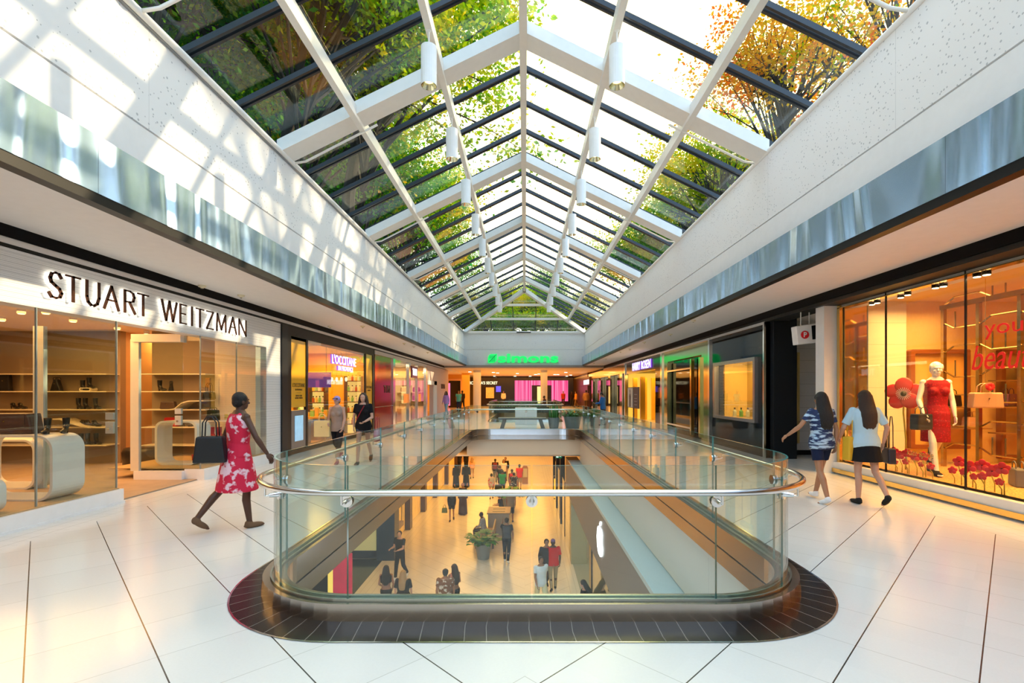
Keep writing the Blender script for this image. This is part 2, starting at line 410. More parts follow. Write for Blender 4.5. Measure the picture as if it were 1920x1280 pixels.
LOWM = tile_floor('lower_porcelain', (.74, .68, .58), (.25, .22, .19), (.42, .38, .33), .17, -5.15, 1.55)
# upper floor with two wells in it
def ring_faces(outer, hole):
    b = B(); n = len(hole); pr = []
    for p in hole:
        dx, dy = p[2], p[3]
        cx = (outer[0]+outer[1])/2; cy = (outer[2]+outer[3])/2
        # project outwards to the outer rectangle
        ts = []
        if dx > 1e-6: ts.append((outer[1]-p[0])/dx)
        if dx < -1e-6: ts.append((outer[0]-p[0])/dx)
        if dy > 1e-6: ts.append((outer[3]-p[1])/dy)
        if dy < -1e-6: ts.append((outer[2]-p[1])/dy)
        t = min(ts); pr.append((p[0]+dx*t, p[1]+dy*t))
    b.add([(p[0], p[1], 0) for p in hole]+[(q[0], q[1], 0) for q in pr], [])
    for i in range(n):
        j = (i+1) % n; b.f.append((i, j, n+j, n+i))
    # outer corners
    for (cx, cy, i0) in ((outer[0], outer[2], 0), (outer[1], outer[2], 1), (outer[1], outer[3], 2), (outer[0], outer[3], 3)):
        k0 = i0*(n//4); seg = n//4
        for i in range(k0, k0+seg-1):
            a, c = pr[i], pr[i+1]
            if abs(a[0]-c[0]) > 1e-5 and abs(a[1]-c[1]) > 1e-5:
                m = len(b.v); b.v.append((cx, cy, 0)); b.f.append((n+i, n+i+1, m))
    return b
h1 = off(.04); h2 = rr(-1.95, 2.0, 25.9, 34.5, .6)
fl = ring_faces((-13, 13, 1.0, 22), h1)
f2 = ring_faces((-13, 13, 22, 40), h2)
fl.add(f2.v, f2.f); fl.box(-13, 13, 40, 60, -.3, 0); fl.box(-13, 13, -5, 1.0, -.3, 0)
struct('floor', fl, FLOORM)
b = B().box(-13, -2.3, -5, 60, -.5, -.28).box(2.35, 13, -5, 60, -.5, -.28).box(-2.3, 2.35, -5, 3.3, -.5, -.28).box(-2.3, 2.35, 19.5, 25.7, -.9, -.4).box(-2.3, 2.35, 34.8, 60, -.5, -.28)
struct('ceiling', b, P((.55, .48, .40), .6, name='lower_soffit'))
# dark tile ring round the well
ringm, N, L = newmat('black_ring_tile')
o_ = N.new('ShaderNodeOutputMaterial'); bs = N.new('ShaderNodeBsdfPrincipled'); L.new(bs.outputs[0], o_.inputs[0])
uvn = N.new('ShaderNodeUVMap'); sp = N.new('ShaderNodeSeparateXYZ'); L.new(uvn.outputs[0], sp.inputs[0])
k_ = mathn(N, L, 'LESS_THAN', mathn(N, L, 'FLOORED_MODULO', sp.outputs[0], .145), .004)
mx = N.new('ShaderNodeMix'); mx.data_type = 'RGBA'; L.new(k_, mx.inputs[0]); mx.inputs[6].default_value = (.012, .010, .010, 1); mx.inputs[7].default_value = (.28, .25, .22, 1)
L.new(mx.outputs[2], bs.inputs['Base Color']); bs.inputs['Roughness'].default_value = .22
ro = rr(-2.40, 2.52, 3.11, 19.6, 1.16); ri = off(.04)
n = len(ro); b = B().add([(p[0], p[1], .004) for p in ri]+[(p[0], p[1], .004) for p in ro], [(i, (i+1) % n, n+(i+1) % n, n+i) for i in range(n)])
rg = struct('trim_1', b, ringm)
s_ = [0]
for i in range(1, n+1):
    a, c = ri[i % n], ri[i-1]; a2, c2 = ro[i % n], ro[i-1]
    s_.append(s_[-1]+.5*(math.hypot(a[0]-c[0], a[1]-c[1])+math.hypot(a2[0]-c2[0], a2[1]-c2[1])))
uvl = rg.data.uv_layers.new(name='UVMap')
for p in rg.data.polygons:
    ids = [rg.data.loops[l].vertex_index % n for l in p.loop_indices]
    wrap = max(ids)-min(ids) > n//2
    for l, i in zip(p.loop_indices, ids):
        uvl.data[l].uv = ((s_[n] if (wrap and i == 0) else s_[i]), 0)
struct('trim_2', band([(p[0], p[1]) for p in ro], [(p[0]+p[2]*.012, p[1]+p[3]*.012) for p in ro], .006, .006), CHROME)
# lower floor
struct('floor', B().box(-13, 13, 2, 75, -5.45, -5.2), LOWM)
# well edge: stainless fascia in two bands, then plaster
STF = P((.50, .45, .41), .20, 1., name='stainless_fascia', nscale=2, namt=.12, stretch=(1, 30, 1))
b = band(off(-.09), off(-.09), .12, -.09); b2 = band(off(-.095), off(-.10), -.105, -.27); b.add(b2.v, b2.f)
b3 = band(off(-.09), off(.09), .12, .12); b.add(b3.v, b3.f)
b3 = band(off(.09), off(.10), .12, .0); b.add(b3.v, b3.f)
b3 = band(off(-.10), off(.2), -.27, -.27); b.add(b3.v, b3.f)
struct('trim_3', b, STF, smooth=False)
struct('trim_4', band(off(-.088), off(-.085), -.088, -.106), CHROME)
PLAST = concrete('cream_plaster', (.80, .76, .68), .12)
struct('wall_right', B().box(2.2, 2.34, 3.4, 19.45, -1.17, -.27), PLAST)
struct('wall_front', B().box(-2.3, 2.34, 19.32, 19.5, -.9, -.27), concrete('warm_lit_plaster', (.80, .62, .42), .2))  # warm light from the lower concourse is put into this plaster's colour
struct('wall_back', B().box(-2.3, 2.34, 3.2, 3.4, -1.2, -.27), PLAST)
struct('trim_5', B().box(1.78, 2.34, 3.4, 19.9, -1.26, -1.18), P((.50, .62, .66), .35, name='ledge_stone', nscale=40, namt=.12))
struct('wall_right', B().box(1.80, 2.3, 3.4, 21.5, -2.65, -1.26), P((.20, .185, .18), .45, name='grey_shop_panel'))
struct('wall_left', B().box(-13, -6.0, 19.9, 60, -5.2, -.5).box(-13, -12, 2, 19.9, -5.2, -.5), P((.55, .33, .13), .5, name='wood_shopfront', nscale=6, namt=.35, stretch=(1, 1, .2)))
struct('wall_right', B().box(2.9, 3.1, 20.5, 60, -5.2, -.5).box(6.5, 6.7, 4, 20.5, -5.2, -.5), P((.55, .46, .36), .5, name='lower_shop_wall'))
struct('wall_front', B().box(-13, 13, 72, 72.2, -5.2, -.4), P((.8, .55, .3), .6, name='far_lower_wall'))
struct('ceiling', B().box(-13, 6, 19.6, 72, -.99, -.93), P((.80, .62, .42), .6, name='lower_ceiling'))
# upper walls of the skylight hall (concrete) with a recessed groove
CON = concrete('bush_hammered_concrete', (.80, .80, .80), .5)
SMO = P((.80, .80, .80), .6, name='smooth_plaster')
for sx, nm in ((-1, 'wall_left'), (1, 'wall_right')):
    xw = 4.5 if sx < 0 else 4.44
    struct(nm, B().box(sx*xw, sx*(xw+.3), -3, 36, 4.74, 5.95), CON)
    struct(nm, B().box(sx*xw, sx*(xw+.3), -3, 36, 3.6, 4.715).box(sx*(xw+.03), sx*(xw+.3), -3, 36, 4.715, 4.74), SMO)
struct('wall_front', B().box(-4.5, 4.44, 36, 36.3, 4.74, 5.95), CON)
struct('wall_front', B().box(-4.7, 4.7, 36, 36.3, 3.48, 4.715).box(-4.5, 4.5, 36.03, 36.3, 4.71, 4.75), CON)
BANDM = wavy_metal('wavy_stainless', (.44, .61, .82), .20, .8, 1.5, (1, 1.3, .22))
for sx, nm in ((-1, 'trim_6'), (1, 'trim_7')):
    xb = 4.30 if sx < 0 else 4.24
    struct(nm, B().box(sx*xb, sx*(xb+.22), -3, 36, 3.60, 4.18), BANDM)
    struct('trim_8', B().box(sx*(xb+.01), sx*(xb+.14), -3, 36, 3.50, 3.60), P((.010, .009, .009), .4, name='dark_reveal', spec=.2))
CEIL = P((.80, .77, .765), .6, name='soffit_paint', bump=.02)
struct('ceiling', B().box(-5.92, -4.44, -3, 35.6, 3.51, 3.9).box(-13, -5.92, -3, 45, 3.3, 3.9), CEIL)
struct('ceiling', B().box(4.38, 5.86, -3, 35.6, 3.53, 3.9).box(5.86, 13, -3, 45, 3.42, 3.9), CEIL)
struct('ceiling', B().box(-13, 13, 36.2, 60, 3.38, 3.5), P((.85, .70, .52), .6, name='hall_ceiling'))
struct('trim_9', B().box(-5.95, 5.95, 35.6, 36.2, 3.40, 3.56), P((.30, .24, .20), .5, name='bronze_beam'))
# black bulkheads over the shopfronts
for sx, nm, xx in ((-1, 'trim_10', 5.90), (1, 'trim_11', 5.80)):
    struct(nm, B().box(sx*xx, sx*(xx+.5), -3, 36, 3.37, 3.53), P((.004, .004, .005), .6, name='black_reveal', spec=.1))
    struct(nm, B().box(sx*(xx+.03), sx*(xx+.5), -3, 36, 3.245 if sx < 0 else 3.30, 3.37), P((.022, .022, .022), .5, name='dark_bulkhead', spec=.2))
# building behind the camera and outer walls (seen only in reflections)
struct('wall_back', B().box(-13, 13, -5.2, -5, 0, 6), P((.6, .6, .6), .6, name='rear_wall'))
struct('wall_left', B().box(-13.2, -13, -5, 60, -5.2, 4), P((.25, .2, .16), .6, name='taupe_wall'))
struct('wall_right', B().box(13, 13.2, -5, 60, -5.2, 4), P((.25, .2, .16), .6, name='taupe_wall'))
struct('wall_front', B().box(-13, 13, 60, 60.2, 0, 3.5), P((.3, .2, .1), .6, name='dark_shop_wall'))
# outdoor planted deck the trees stand on
struct('floor', B().box(-60, -4.8, -20, 90, 5.6, 5.9).box(4.8, 60, -20, 90, 5.6, 5.9).box(-4.8, 4.8, 36.35, 90, 5.6, 5.9), P((.05, .09, .03), .9, name='grass_deck', nscale=3, namt=.4))
# ---------------------------------------------------------------- skylight
RX = -.03
EZ = 6.0; RZ = 8.2; HL = 4.47; XC0 = -4.5; XC1 = 4.44
def roofz(x): return RZ-(RZ-EZ)*abs(x-RX)/HL
CREAM = P((.80, .78, .74), .35, name='cream_steel')
BARM = P((.03, .035, .045), .25, name='black_glazing_bar', metal=.3)
SKYG = glass('skylight_glass', (.95, .97, .965), .05, edge=.5)
YA, YH = -3.0, 31.5
def hipy(x): return 36-(36-YH)*(1-abs(x-RX)/HL)
root = T('skylight', 'long pitched glass skylight with cream steel frame over the shopping hall', 'skylight', (0, 15, 6))
ys = [9.05+1.225*k for k in range(-9, 22)]
for sx in (-1, 1):
    pc = [RX, RX+sx*1.5, RX+sx*3.08, RX+sx*(HL+.5)]
    for a in range(3):
        b = B()
        for k in range(len(ys)-1):
            y0, y1 = ys[k]+.01, ys[k+1]-.01
            xa, xb = pc[a], pc[a+1]
            e0, e1 = min(y1, hipy(xa)), min(y1, hipy(xb))
            if y0 >= hipy(xa)+.0 and y0 >= hipy(xb): continue
            e0 = max(e0, y0); 
            za, zb = roofz(xa)+.30, roofz(xb)+.30
            b.add([(xa, y0, za), (xb, y0, zb), (xb, e1, zb), (xa, e0, za), (xa, y0, za+.012), (xb, y0, zb+.012), (xb, e1, zb+.012), (xa, e0, za+.012)],
                  [(0, 1, 2, 3), (4, 7, 6, 5), (0, 4, 5, 1), (1, 5, 6, 2), (2, 6, 7, 3), (3, 7, 4, 0)])
        b.build('glass_panels', SKYG, root)
    # black glazing bars across the slope
    for k, y in enumerate(ys):
        if y < 2.5: continue
        xe = RX+sx*(HL+.5); xi = RX
        if y > YH: xi = RX+sx*HL*(y-YH)/(36-YH)*1.0
        if abs(xe-xi) < .1: continue
        b = B()
        for dy, h in ((-.045, .10), (.045, .10)):
            b.add([(xi, y+dy-.022, roofz(xi)+.20), (xi, y+dy+.022, roofz(xi)+.20), (xe, y+dy+.022, roofz(xe)+.20), (xe, y+dy-.022, roofz(xe)+.20),
                   (xi, y+dy-.022, roofz(xi)+.29), (xi, y+dy+.022, roofz(xi)+.29), (xe, y+dy+.022, roofz(xe)+.29), (xe, y+dy-.022, roofz(xe)+.29)],
                  [(0, 1, 2, 3), (4, 7, 6, 5), (0, 4, 5, 1), (1, 5, 6, 2), (2, 6, 7, 3), (3, 7, 4, 0)])
        b.build('glazing_bar', BARM, root)
    # rafters
    for q in range(-1, 5):
        y = 9.05+4.9*q; xe = RX+sx*HL; b = B()
        w = .22
        zt, zb_ = roofz(RX), roofz(xe)
        b.add([(RX, y-w, zt-.06), (RX, y+w, zt-.06), (xe, y+w, zb_-.06), (xe, y-w, zb_-.06), (RX, y-w, zt+.18), (RX, y+w, zt+.18), (xe, y+w, zb_+.18), (xe, y-w, zb_+.18)],
              [(0, 1, 2, 3), (4, 7, 6, 5), (0, 4, 5, 1), (1, 5, 6, 2), (2, 6, 7, 3), (3, 7, 4, 0)])
        b.build('rafter', CREAM, root)
    # hip rafter
    B().prism([(-.1, -.16), (.1, -.16), (.1, .1), (-.1, .1)], 0, 1, 'y', M=Matrix(((1, HL*sx, 0, RX), (0, 36-YH, 0, YH), (0, -(RZ-EZ)+.0, 1, RZ+.02), (0, 0, 0, 1)))).build('hip_rafter', CREAM, root)
    # purlins
    for xo in (1.5, 3.08):
        x = RX+sx*xo; ye = hipy(x)
        B().box(x-.055, x+.055, YA, ye, roofz(x)-.10, roofz(x)+.12).build('purlin', CREAM, root)
    # eave pipe and gutter
    B().tube([(sx*4.44, YA, 5.98), (sx*4.44, 36, 5.98)], .045, 10).build('eave_pipe', CREAM, root, smooth=True)
    B().box(sx*4.46, sx*4.60, YA, 36, 5.93, 6.03).build('gutter', P((.28, .29, .30), .5, name='grey_gutter'), root)
    for y in (5.6, 9.33, 14.25, 19.1, 24.0, 28.9):
        L_ = .62 if y > 6 else 1.
        xe = RX+sx*(HL-L_*2.7)
        B().tube([(sx*4.44, y, 5.98), (sx*4.2, y, roofz(4.2)-.10), (xe, y, roofz(xe)-.10)], .022, 8).build('sprinkler_pipe', CREAM, root, smooth=True)
B().box(RX-.07, RX+.07, YA, YH, RZ-.10, RZ+.22).build('ridge_beam', CREAM, root)
# hip end
for fx in (-.9, -.54, -.18, .18, .54, .9):
    t0 = abs(fx); x = RX+fx*HL
    yt = YH+(36-YH)*t0; 
    B().tube([(x, 36, EZ+.15), (x, yt, RZ-(RZ-EZ)*t0+.15)], .03, 6).build('end_glazing_bar', BARM, root)
for f in (.33, .66):
    w = HL*f; y = YH+(36-YH)*f; z = RZ-(RZ-EZ)*f
    B().box(RX-w, RX+w, y-.06, y+.06, z-.06, z+.1).build('end_purlin', CREAM, root)
B().add([(RX-HL, 36, EZ+.2), (RX+HL, 36, EZ+.2), (RX, YH, RZ+.2), (RX-HL, 36, EZ+.212), (RX+HL, 36, EZ+.212), (RX, YH, RZ+.212)],
        [(0, 2, 1), (3, 4, 5), (0, 1, 4, 3), (1, 2, 5, 4), (2, 0, 3, 5)]).build('end_glass', SKYG, root)
B().box(-4.5, 4.44, 35.9, 36.0, 5.93, 6.1).build('end_gutter', CREAM, root)
B().box(-.6, .45, 35.86, 35.9, 5.95, 6.02).build('end_vent', CHAR, root)
# ---------------------------------------------------------------- pendant lamps
lamp0 = T('cylinder_pendant_lamp', '', 'lamp', (0, 0, 0), local=True, group='white cylinder pendant lamps under the skylight')
B().cone((0, 0, -.95), (0, 0, -.33), .125, n=20, caps=False).cone((0, 0, -.33), (0, 0, -.325), .125, .05, 20).build('lamp_shade', P((.86, .86, .85), .3, name='white_lamp_shade'), lamp0)
B().cone((0, 0, -.95), (0, 0, -.85), .12, .07, 20, caps=False).build('reflector', P((.8, .75, .5), .15, 1., name='lamp_reflector'), lamp0, smooth=True)
B().ell((0, 0, -.86), (.06, .06, .03)).build('bulb', EM((1, .8, .45), 3.), lamp0, smooth=True)
B().tube([(0, 0, -.34), (0, 0, -.05)], .012, 6).build('stem', CREAM, lamp0)
B().ell((0, 0, -.03), (.05, .05, .06)).build('mounting_ball', CREAM, lamp0, smooth=True)
words = ['nearest', 'second', 'third', 'fourth', 'fifth', 'sixth', 'seventh', 'eighth', 'ninth', 'farthest']
first = True
for k in range(10):
    for sx, sd in ((-1, 'left'), (1, 'right')):
        loc = (RX+sx*1.5, 7.76+2.45*k, roofz(1.5)-.02)
        lab = f'white cylinder pendant lamp, {words[k]} from camera in the {sd} row' if k else f'white cylinder pendant lamp, nearest one of the {sd} row'
        if first: lamp0.location = loc; lamp0['label'] = lab; first = False
        else: dup(lamp0, loc, label=lab)
# ---------------------------------------------------------------- glass balustrade round the well
GR = glass('balustrade_glass', (.90, .965, .955), .045, edge=.6)
GEDGE = P((.10, .30, .28), .15, name='green_glass_edge', spec=.8)
rail = T('glass_balustrade', 'curved glass balustrade with steel handrail around the floor opening', 'railing', (0, 3.48, 0))
def panel(pts, z0=.12, z1=1.075, th=.008, par=rail):
    n = len(pts); vs = []
    for z in (z0, z1):
        for s in (-1, 1):
            vs += [(p[0]+p[2]*s*th, p[1]+p[3]*s*th, z) for p in pts]
    b = B(); I = lambda zi, si, k: (zi*2+si)*n+k
    for k in range(n-1):
        b.f += [(I(0, 0, k), I(0, 0, k+1), I(1, 0, k+1), I(1, 0, k)), (I(0, 1, k), I(1, 1, k), I(1, 1, k+1), I(0, 1, k+1))]
    b.v = vs
    o = b.build('glass_panel', GR, par, smooth=True)
    e = B().add(vs, [])
    for k in range(n-1): e.f.append((I(1, 0, k), I(1, 0, k+1), I(1, 1, k+1), I(1, 1, k)))
    e.f += [(I(0, 0, 0), I(0, 1, 0), I(1, 1, 0), I(1, 0, 0)), (I(0, 0, n-1), I(0, 1, n-1), I(1, 1, n-1), I(1, 0, n-1))]
    e.build('glass_edge', GEDGE, o)
G = off(0); nn = 15
corner = lambda c: G[c*nn:(c+1)*nn]
def lerp(a, b, t): return tuple(a[i]+(b[i]-a[i])*t for i in range(4))
joints = []
def straight(a, b, cuts):
    ts = [0]+cuts+[1]
    for t0, t1 in zip(ts[:-1], ts[1:]):
        L_ = math.hypot(b[0]-a[0], b[1]-a[1]); g = .006/L_
        panel([lerp(a, b, t0+g), lerp(a, b, t1-g)])
        joints.append(lerp(a, b, t0))
    joints.append(lerp(a, b, 1))
for c in range(4):
    cc = corner(c); panel(cc[:8]); panel(cc[7:]); joints.append(cc[7])
straight(G[nn-1], G[nn], [.5])
yl = 18.45-4.33; cut = [i/10 for i in range(1, 10)]
straight(G[2*nn-1], G[2*nn], cut)
straight(G[3*nn-1], G[3*nn], [.5])
straight(G[4*nn-1], G[0], cut)
# handrail outside the glass
H = off(.11)
B().tube([(p[0], p[1], .90) for p in H], .024, 12, closed=True).build('handrail', P((.72, .72, .72), .14, 1., name='handrail_steel'), rail, smooth=True)
for p in joints:
    x, y, nx, ny = p; nv = Vector((nx, ny, 0)); c = Vector((x, y, .82)); br = None
    br = B().cone(c-nv*.025, c-nv*.012, .042, n=20).cone(c+nv*.008, c+nv*.02, .042, n=20).cone(c+nv*.02, c+nv*.085, .022, .014, 14).tube([c+nv*.07, c+nv*.112, c+nv*.112+Vector((0, 0, .08))], .008, 8)
    br.build('rail_bracket', CHROME, rail, smooth=False)
# glass shoe
b = B()
for d0, d1, z0, z1 in ((.022, .022, .10, .135), (-.022, -.022, .10, .135), (.022, .035, .135, .135), (-.022, -.035, .135, .135)):
    q = band(off(d0), off(d1), z0, z1); b.add(q.v, q.f)
b.build('base_channel', P((.55, .66, .68), .25, 1., name='channel_steel'), rail)
# second well, farther along
rail2 = T('glass_balustrade', 'smaller glass balustrade around the second floor opening, behind the planters', 'railing', (0, 25.9, 0))
G2 = rr(-1.95, 2.0, 25.9, 34.5, .6, 6)
n = len(G2)
idx = 0
for c in range(4): panel(G2[c*7:(c+1)*7], par=rail2)
for c in range(4):
    a, b_ = G2[c*7+6], G2[((c+1)*7) % n]; k = 3 if c % 2 == 0 else 5
    for i in range(k): panel([lerp(a, b_, i/k+.003), lerp(a, b_, (i+1)/k-.003)], par=rail2)
B().tube([(p[0]+p[2]*.1, p[1]+p[3]*.1, .92) for p in G2], .024, 8, closed=True).build('handrail', STEEL, rail2, smooth=True)
G3 = rr(-1.87, 1.92, 25.98, 34.42, .55, 6)
struct('trim_12', band(G2, G3, .13, .13).add(band(G3, G3, .13, -.27).v, []), STF)
struct('trim_12', band(G3, G3, .13, -.27), STF)
q = band(rr(-2.02, 2.07, 25.83, 34.57, .65, 6), G2, 0, .13); struct('trim_12', q, STF)
struct('wall_front', B().box(-1.95, 2.0, 34.45, 34.6, -.9, -.27), PLAST)
# small ceiling fittings on the soffits
sm0 = None
i = 0
for sx in (-1, 1):
    for (u, v) in (((379, 535), (452, 553), (619, 611), (680, 611), (710, 640), (758, 643), (776, 649), (802, 660), (831, 673)) if sx < 0 else ((1300, 600), (1257, 626), (1208, 641), (1181, 654), (1164, 659), (1136, 672), (1114, 680))):
        zz = 3.51 if sx < 0 else 3.53
        Y = FP*(zz-EYE)/(VY-v); X = (u-UX)*Y/FP
        if sm0 is None:
            sm0 = T('smoke_detector', '', 'smoke detector', (X, Y, zz), local=True, group='small round fittings on the white soffits')
            B().cone((0, 0, 0), (0, 0, -.03), .07, .06, 14).cone((0, 0, -.03), (0, 0, -.055), .035, .02, 12).build('body', P((.75, .68, .5), .4, name='ivory_plastic'), sm0)
            B().cone((0, 0, -.055), (0, 0, -.062), .02, .012, 10).build('sensor_cap', CHAR, sm0)
            o = sm0
        else: o = dup(sm0, (X, Y, zz))
        nm = ['nearest', 'second', 'third', 'fourth', 'fifth', 'sixth', 'seventh', 'eighth', 'ninth'][i % 9]
        o['label'] = f"small ivory ceiling detector on the {'left' if sx < 0 else 'right'} soffit, {nm} from the camera"
        i += 1
    i = 0
# ================================================================= LEFT SHOPS
WGLASS = glass('shopfront_glass', (.93, .95, .93), .045, edge=.8)
RIB = lines_mat('ribbed_white_panel', (.80, .80, .81), (.50, .51, .53), 2, .021, .003, .5, second=(2, .057, .005, .01))
def Yl(u): return 5.9*FP/(UX-u)
# ---- shoe shop
struct('wall_left', B().box(-6.15, -5.9, -2, 11.75, 2.62, 3.245).box(-6.15, -5.9, 11.1, 11.75, 0, 2.62), RIB)
struct('trim_13', B().box(-6.2, -5.86, 11.75, 12.05, 0, 3.245).box(-6.2, -5.86, 12.05, 12.32, 0, .0001), CHAR)
struct('floor', B().box(-13, -5.95, -2, 14.2, .004, .02), P((.42, .30, .20), .5, name='tan_carpet', nscale=3, namt=.3))
struct('ceiling', B().box(-13, -5.95, -2, 14.2, 2.95, 3.05), P((.80, .70, .60), .6, name='shop_ceiling'))
TAUPE = P((.30, .215, .14), .55, name='taupe_wall_panel')
struct('wall_front', B().box(-13, -8.98, 10.8, 10.95, .02, 2.95).box(-8.28, -6.85, 10.8, 10.95, .02, 2.95), TAUPE)
struct('wall_front', B().box(-6.85, -5.95, 10.75, 10.95, .02, 2.95), lines_mat('cream_ribbed', (.80, .70, .56), (.6, .48, .35), 2, .04, .004))
struct('wall_front', B().box(-10.5, -7.4, 14.0, 14.2, .02, 2.95), P((.42, .27, .15), .55, name='warm_brown_wall'))
struct('wall_left', B().box(-9.1, -8.98, 10.95, 14.0, .02, 2.95).box(-8.28, -8.16, 10.95, 12.5, .02, 2.0), P((.62, .38, .18), .55, name='orange_wall'))
PL = P((.84, .83, .84), .3, name='white_plinth')
struct('trim_14', B().box(-6.9, -5.80, -2, 7.06, 0, .03).box(-7.02, -5.82, -2, 7.06, .03, .2).box(-7.05, -6.18, 8.76, 9.0, .0, .17).box(-6.18, -5.82, 8.83, 11.1, .0, .2), PL)
struct('floor', B().box(-7.6, -5.86, -2, 7.03, .2, .215).box(-7.6, -5.86, 8.86, 11.1, .2, .215), P((.50, .33, .16), .6, name='display_floor'))
gl = T('shop_window', 'frameless glass shopfront of the shoe shop under the white ribbed sign band', 'window', (-5.9, 7, .2))
for y0, y1 in ((2.2, 5.86), (5.88, 7.02), (8.85, 9.94), (9.96, 11.1)):
    B().box(-5.905, -5.893, y0, y1, .2, 2.62).build('glass_pane', WGLASS, gl)
for y in (5.87, 7.025, 8.84, 9.95):
    B().box(-5.912, -5.888, y-.006, y+.006, .2, 2.62).build('glass_edge', P((.35, .40, .38), .2, name='pane_edge', metal=.4), gl)
for x0, x1, y, nm in ((-7.0, -5.92, 7.04, 'near'), (-7.04, -6.2, 8.82, 'far')):
    d = T('glass_door', f'open glass door with white frame on the {nm} side of the shoe shop entrance', 'door', (x0, y, .2))
    B().box(x0, x1, y-.006, y+.006, .2, 2.5).build('glass_leaf', glass('door_glass', (.84, .90, .86), .06), d)
    B().box(x0-.09, x0+.06, y-.03, y+.03, .17, 2.55).build('door_frame', P((.78, .80, .78), .3, .3, name='white_aluminium'), d)
    B().box(x1-.13, x1-.02, y-.025, y+.025, 1.0, 1.17).box(x1-.13, x1-.02, y-.025, y+.025, 1.2, 1.3).build('door_lock', P((.8, .82, .82), .3, .5, name='satin_metal'), d)
    B().cone((x1-.07, y-.03, 1.07), (x1-.07, y-.05, 1.07), .02, n=12).build('lock_cylinder', CHROME, d)
B().box(-7.08, -6.19, 8.74, 8.9, 2.5, 2.64).build('door_header', P((.82, .76, .72), .4, name='header_box'), gl)
B().box(-6.2, -5.9, 8.83, 8.842, .2, 2.62).build('glass_pane', WGLASS, gl)
# sign
sign = T('shop_sign', 'backlit thin letters reading STUART WEITZMAN on white ribbed band', 'sign', (-5.86, 8, 2.77))
GL = {  # strokes in a unit box (x right, z up)
 'S': [[(.92, .84), (.78, .96), (.52, 1), (.24, .93), (.13, .76), (.22, .60), (.50, .49), (.80, .38), (.95, .22), (.85, .07), (.55, 0), (.22, .03), (.05, .17)]],
 'T': [[(0, 1), (1, 1)], [(.5, 1), (.5, 0)]], 'U': [[(0, 1), (0, .35), (.1, .12), (.32, .01), (.6, 0), (.85, .1), (1, .35), (1, 1)]],
 'A': [[(0, 0), (.5, 1), (1, 0)], [(.2, .38), (.8, .38)]], 'R': [[(0, 0), (0, 1), (.5, 1), (.82, .92), (.92, .75), (.82, .57), (.5, .49), (0, .49)], [(.45, .49), (1, 0)]],
 'W': [[(0, 1), (.28, 0), (.5, 1), (.74, 0), (1, 1)]], 'E': [[(1, 1), (0, 1), (0, 0), (1, 0)], [(0, .52), (.85, .52)]], 'I': [[(.5, 1), (.5, 0)]],
 'Z': [[(0, 1), (1, 1), (0, 0), (1, 0)]], 'M': [[(0, 0), (.06, 1), (.5, .1), (.94, 1), (1, 0)]], 'N': [[(0, 0), (0, 1), (1, 0), (1, 1)]]}
BRONZE = P((.09, .035, .02), .25, .8, name='dark_bronze')
HALO = EM((1, .93, .75), 4, 'letter_halo')
for ch, u0, u1 in zip('STUARTWEITZMAN', (82, 116, 155, 188, 227, 252, 297, 332, 351, 362, 382, 401, 424, 443), (108, 142, 178, 215, 246, 271, 325, 343, 357, 376, 394, 418, 438, 456)):
    y0, y1 = Yl(u0), Yl(u1)
    b = B(); b2 = B()
    for st in GL[ch]:
        pts = [(y0+(y1-y0)*p, 2.77+.315*q) for p, q in st]
        for (a, c) in zip(pts[:-1], pts[1:]):
            d = Vector((c[0]-a[0], c[1]-a[1])); d.normalize(); nrm = Vector((-d.y, d.x)); w = .017 if abs(d.y) > .5 else .012
            for bb, ww, x0, x1 in ((b, w, -5.855, -5.835), (b2, w*.8, -5.876, -5.862)):
                a2 = Vector(a)-d*ww*.8; c2 = Vector(c)+d*ww*.8
                q4 = [a2+nrm*ww, a2-nrm*ww, c2-nrm*ww, c2+nrm*ww]
                bb.prism([(v.x, v.y) for v in q4], x0, x1, 'x')
    o = b.build('letter', BRONZE, sign); b2.build('halo_light', HALO, o)
# shelves
SHM = P((.85, .74, .55), .4, name='cream_shelf')
def shelf(x0, x1, z, wave, label):
    pts = []; n = 14
    o = B(); th = .022
    for side in (0, 1):
        for i in range(n+1):
            t = i/n; x = x0+(x1-x0)*t
            zz = z+wave*(.5+.5*math.cos(math.pi*min(1, max(0, (t-.25)/.4)))) if wave else z
            pts.append((x, zz, side))
    up = [(p[0], p[1]+th/2) for p in pts[:n+1]]; dn = [(p[0], p[1]-th/2) for p in pts[:n+1]]
    o.prism(up+dn[::-1], 10.46, 10.8, 'y')
    return tag(o.build('wall_shelf', SHM), label, 'shelf', 'cream shelves on the back wall of the shoe shop')
Z5 = [1.985, 1.606, 1.215, .836, .446]
for i, z in enumerate(Z5):
    nm = ['topmost', 'second from top', 'middle', 'fourth from top', 'lowest'][i]
    shelf(-12.2 if i else -11.5, -9.0, z, 0, f'long cream shelf on the left back wall of the shoe shop, {nm}')
    shelf(-8.25, -6.87, z, .0 if i != 2 else -.0, f'cream shelf on the right back wall of the shoe shop, {nm}')
for (x0, x1, z0, z1, nm) in ((-10.1, -9.3, 1.03, .836, 'left'), (-7.65, -6.87, 1.42, 1.215, 'right')):
    pts = [(x0, z0), (x0+.15, z0-.005), (x0+.35*(x1-x0), z0-.06), (x0+.7*(x1-x0), z1+.05), (x1, z1+.012)] if nm == 'left' else [(x0, z1+.012), (x0+.15, z1+.03), (x0+.3, z0-.05), (x0+.45, z0-.005), (x1, z0)]
    o = B(); o.prism(pts+[(p[0], p[1]-.022) for p in pts[::-1]], 10.4, 10.78, 'y')
    tag(o.build('curved_shelf', SHM), f'wavy sloping cream shelf piece on the {nm} back wall of the shoe shop', 'shelf')
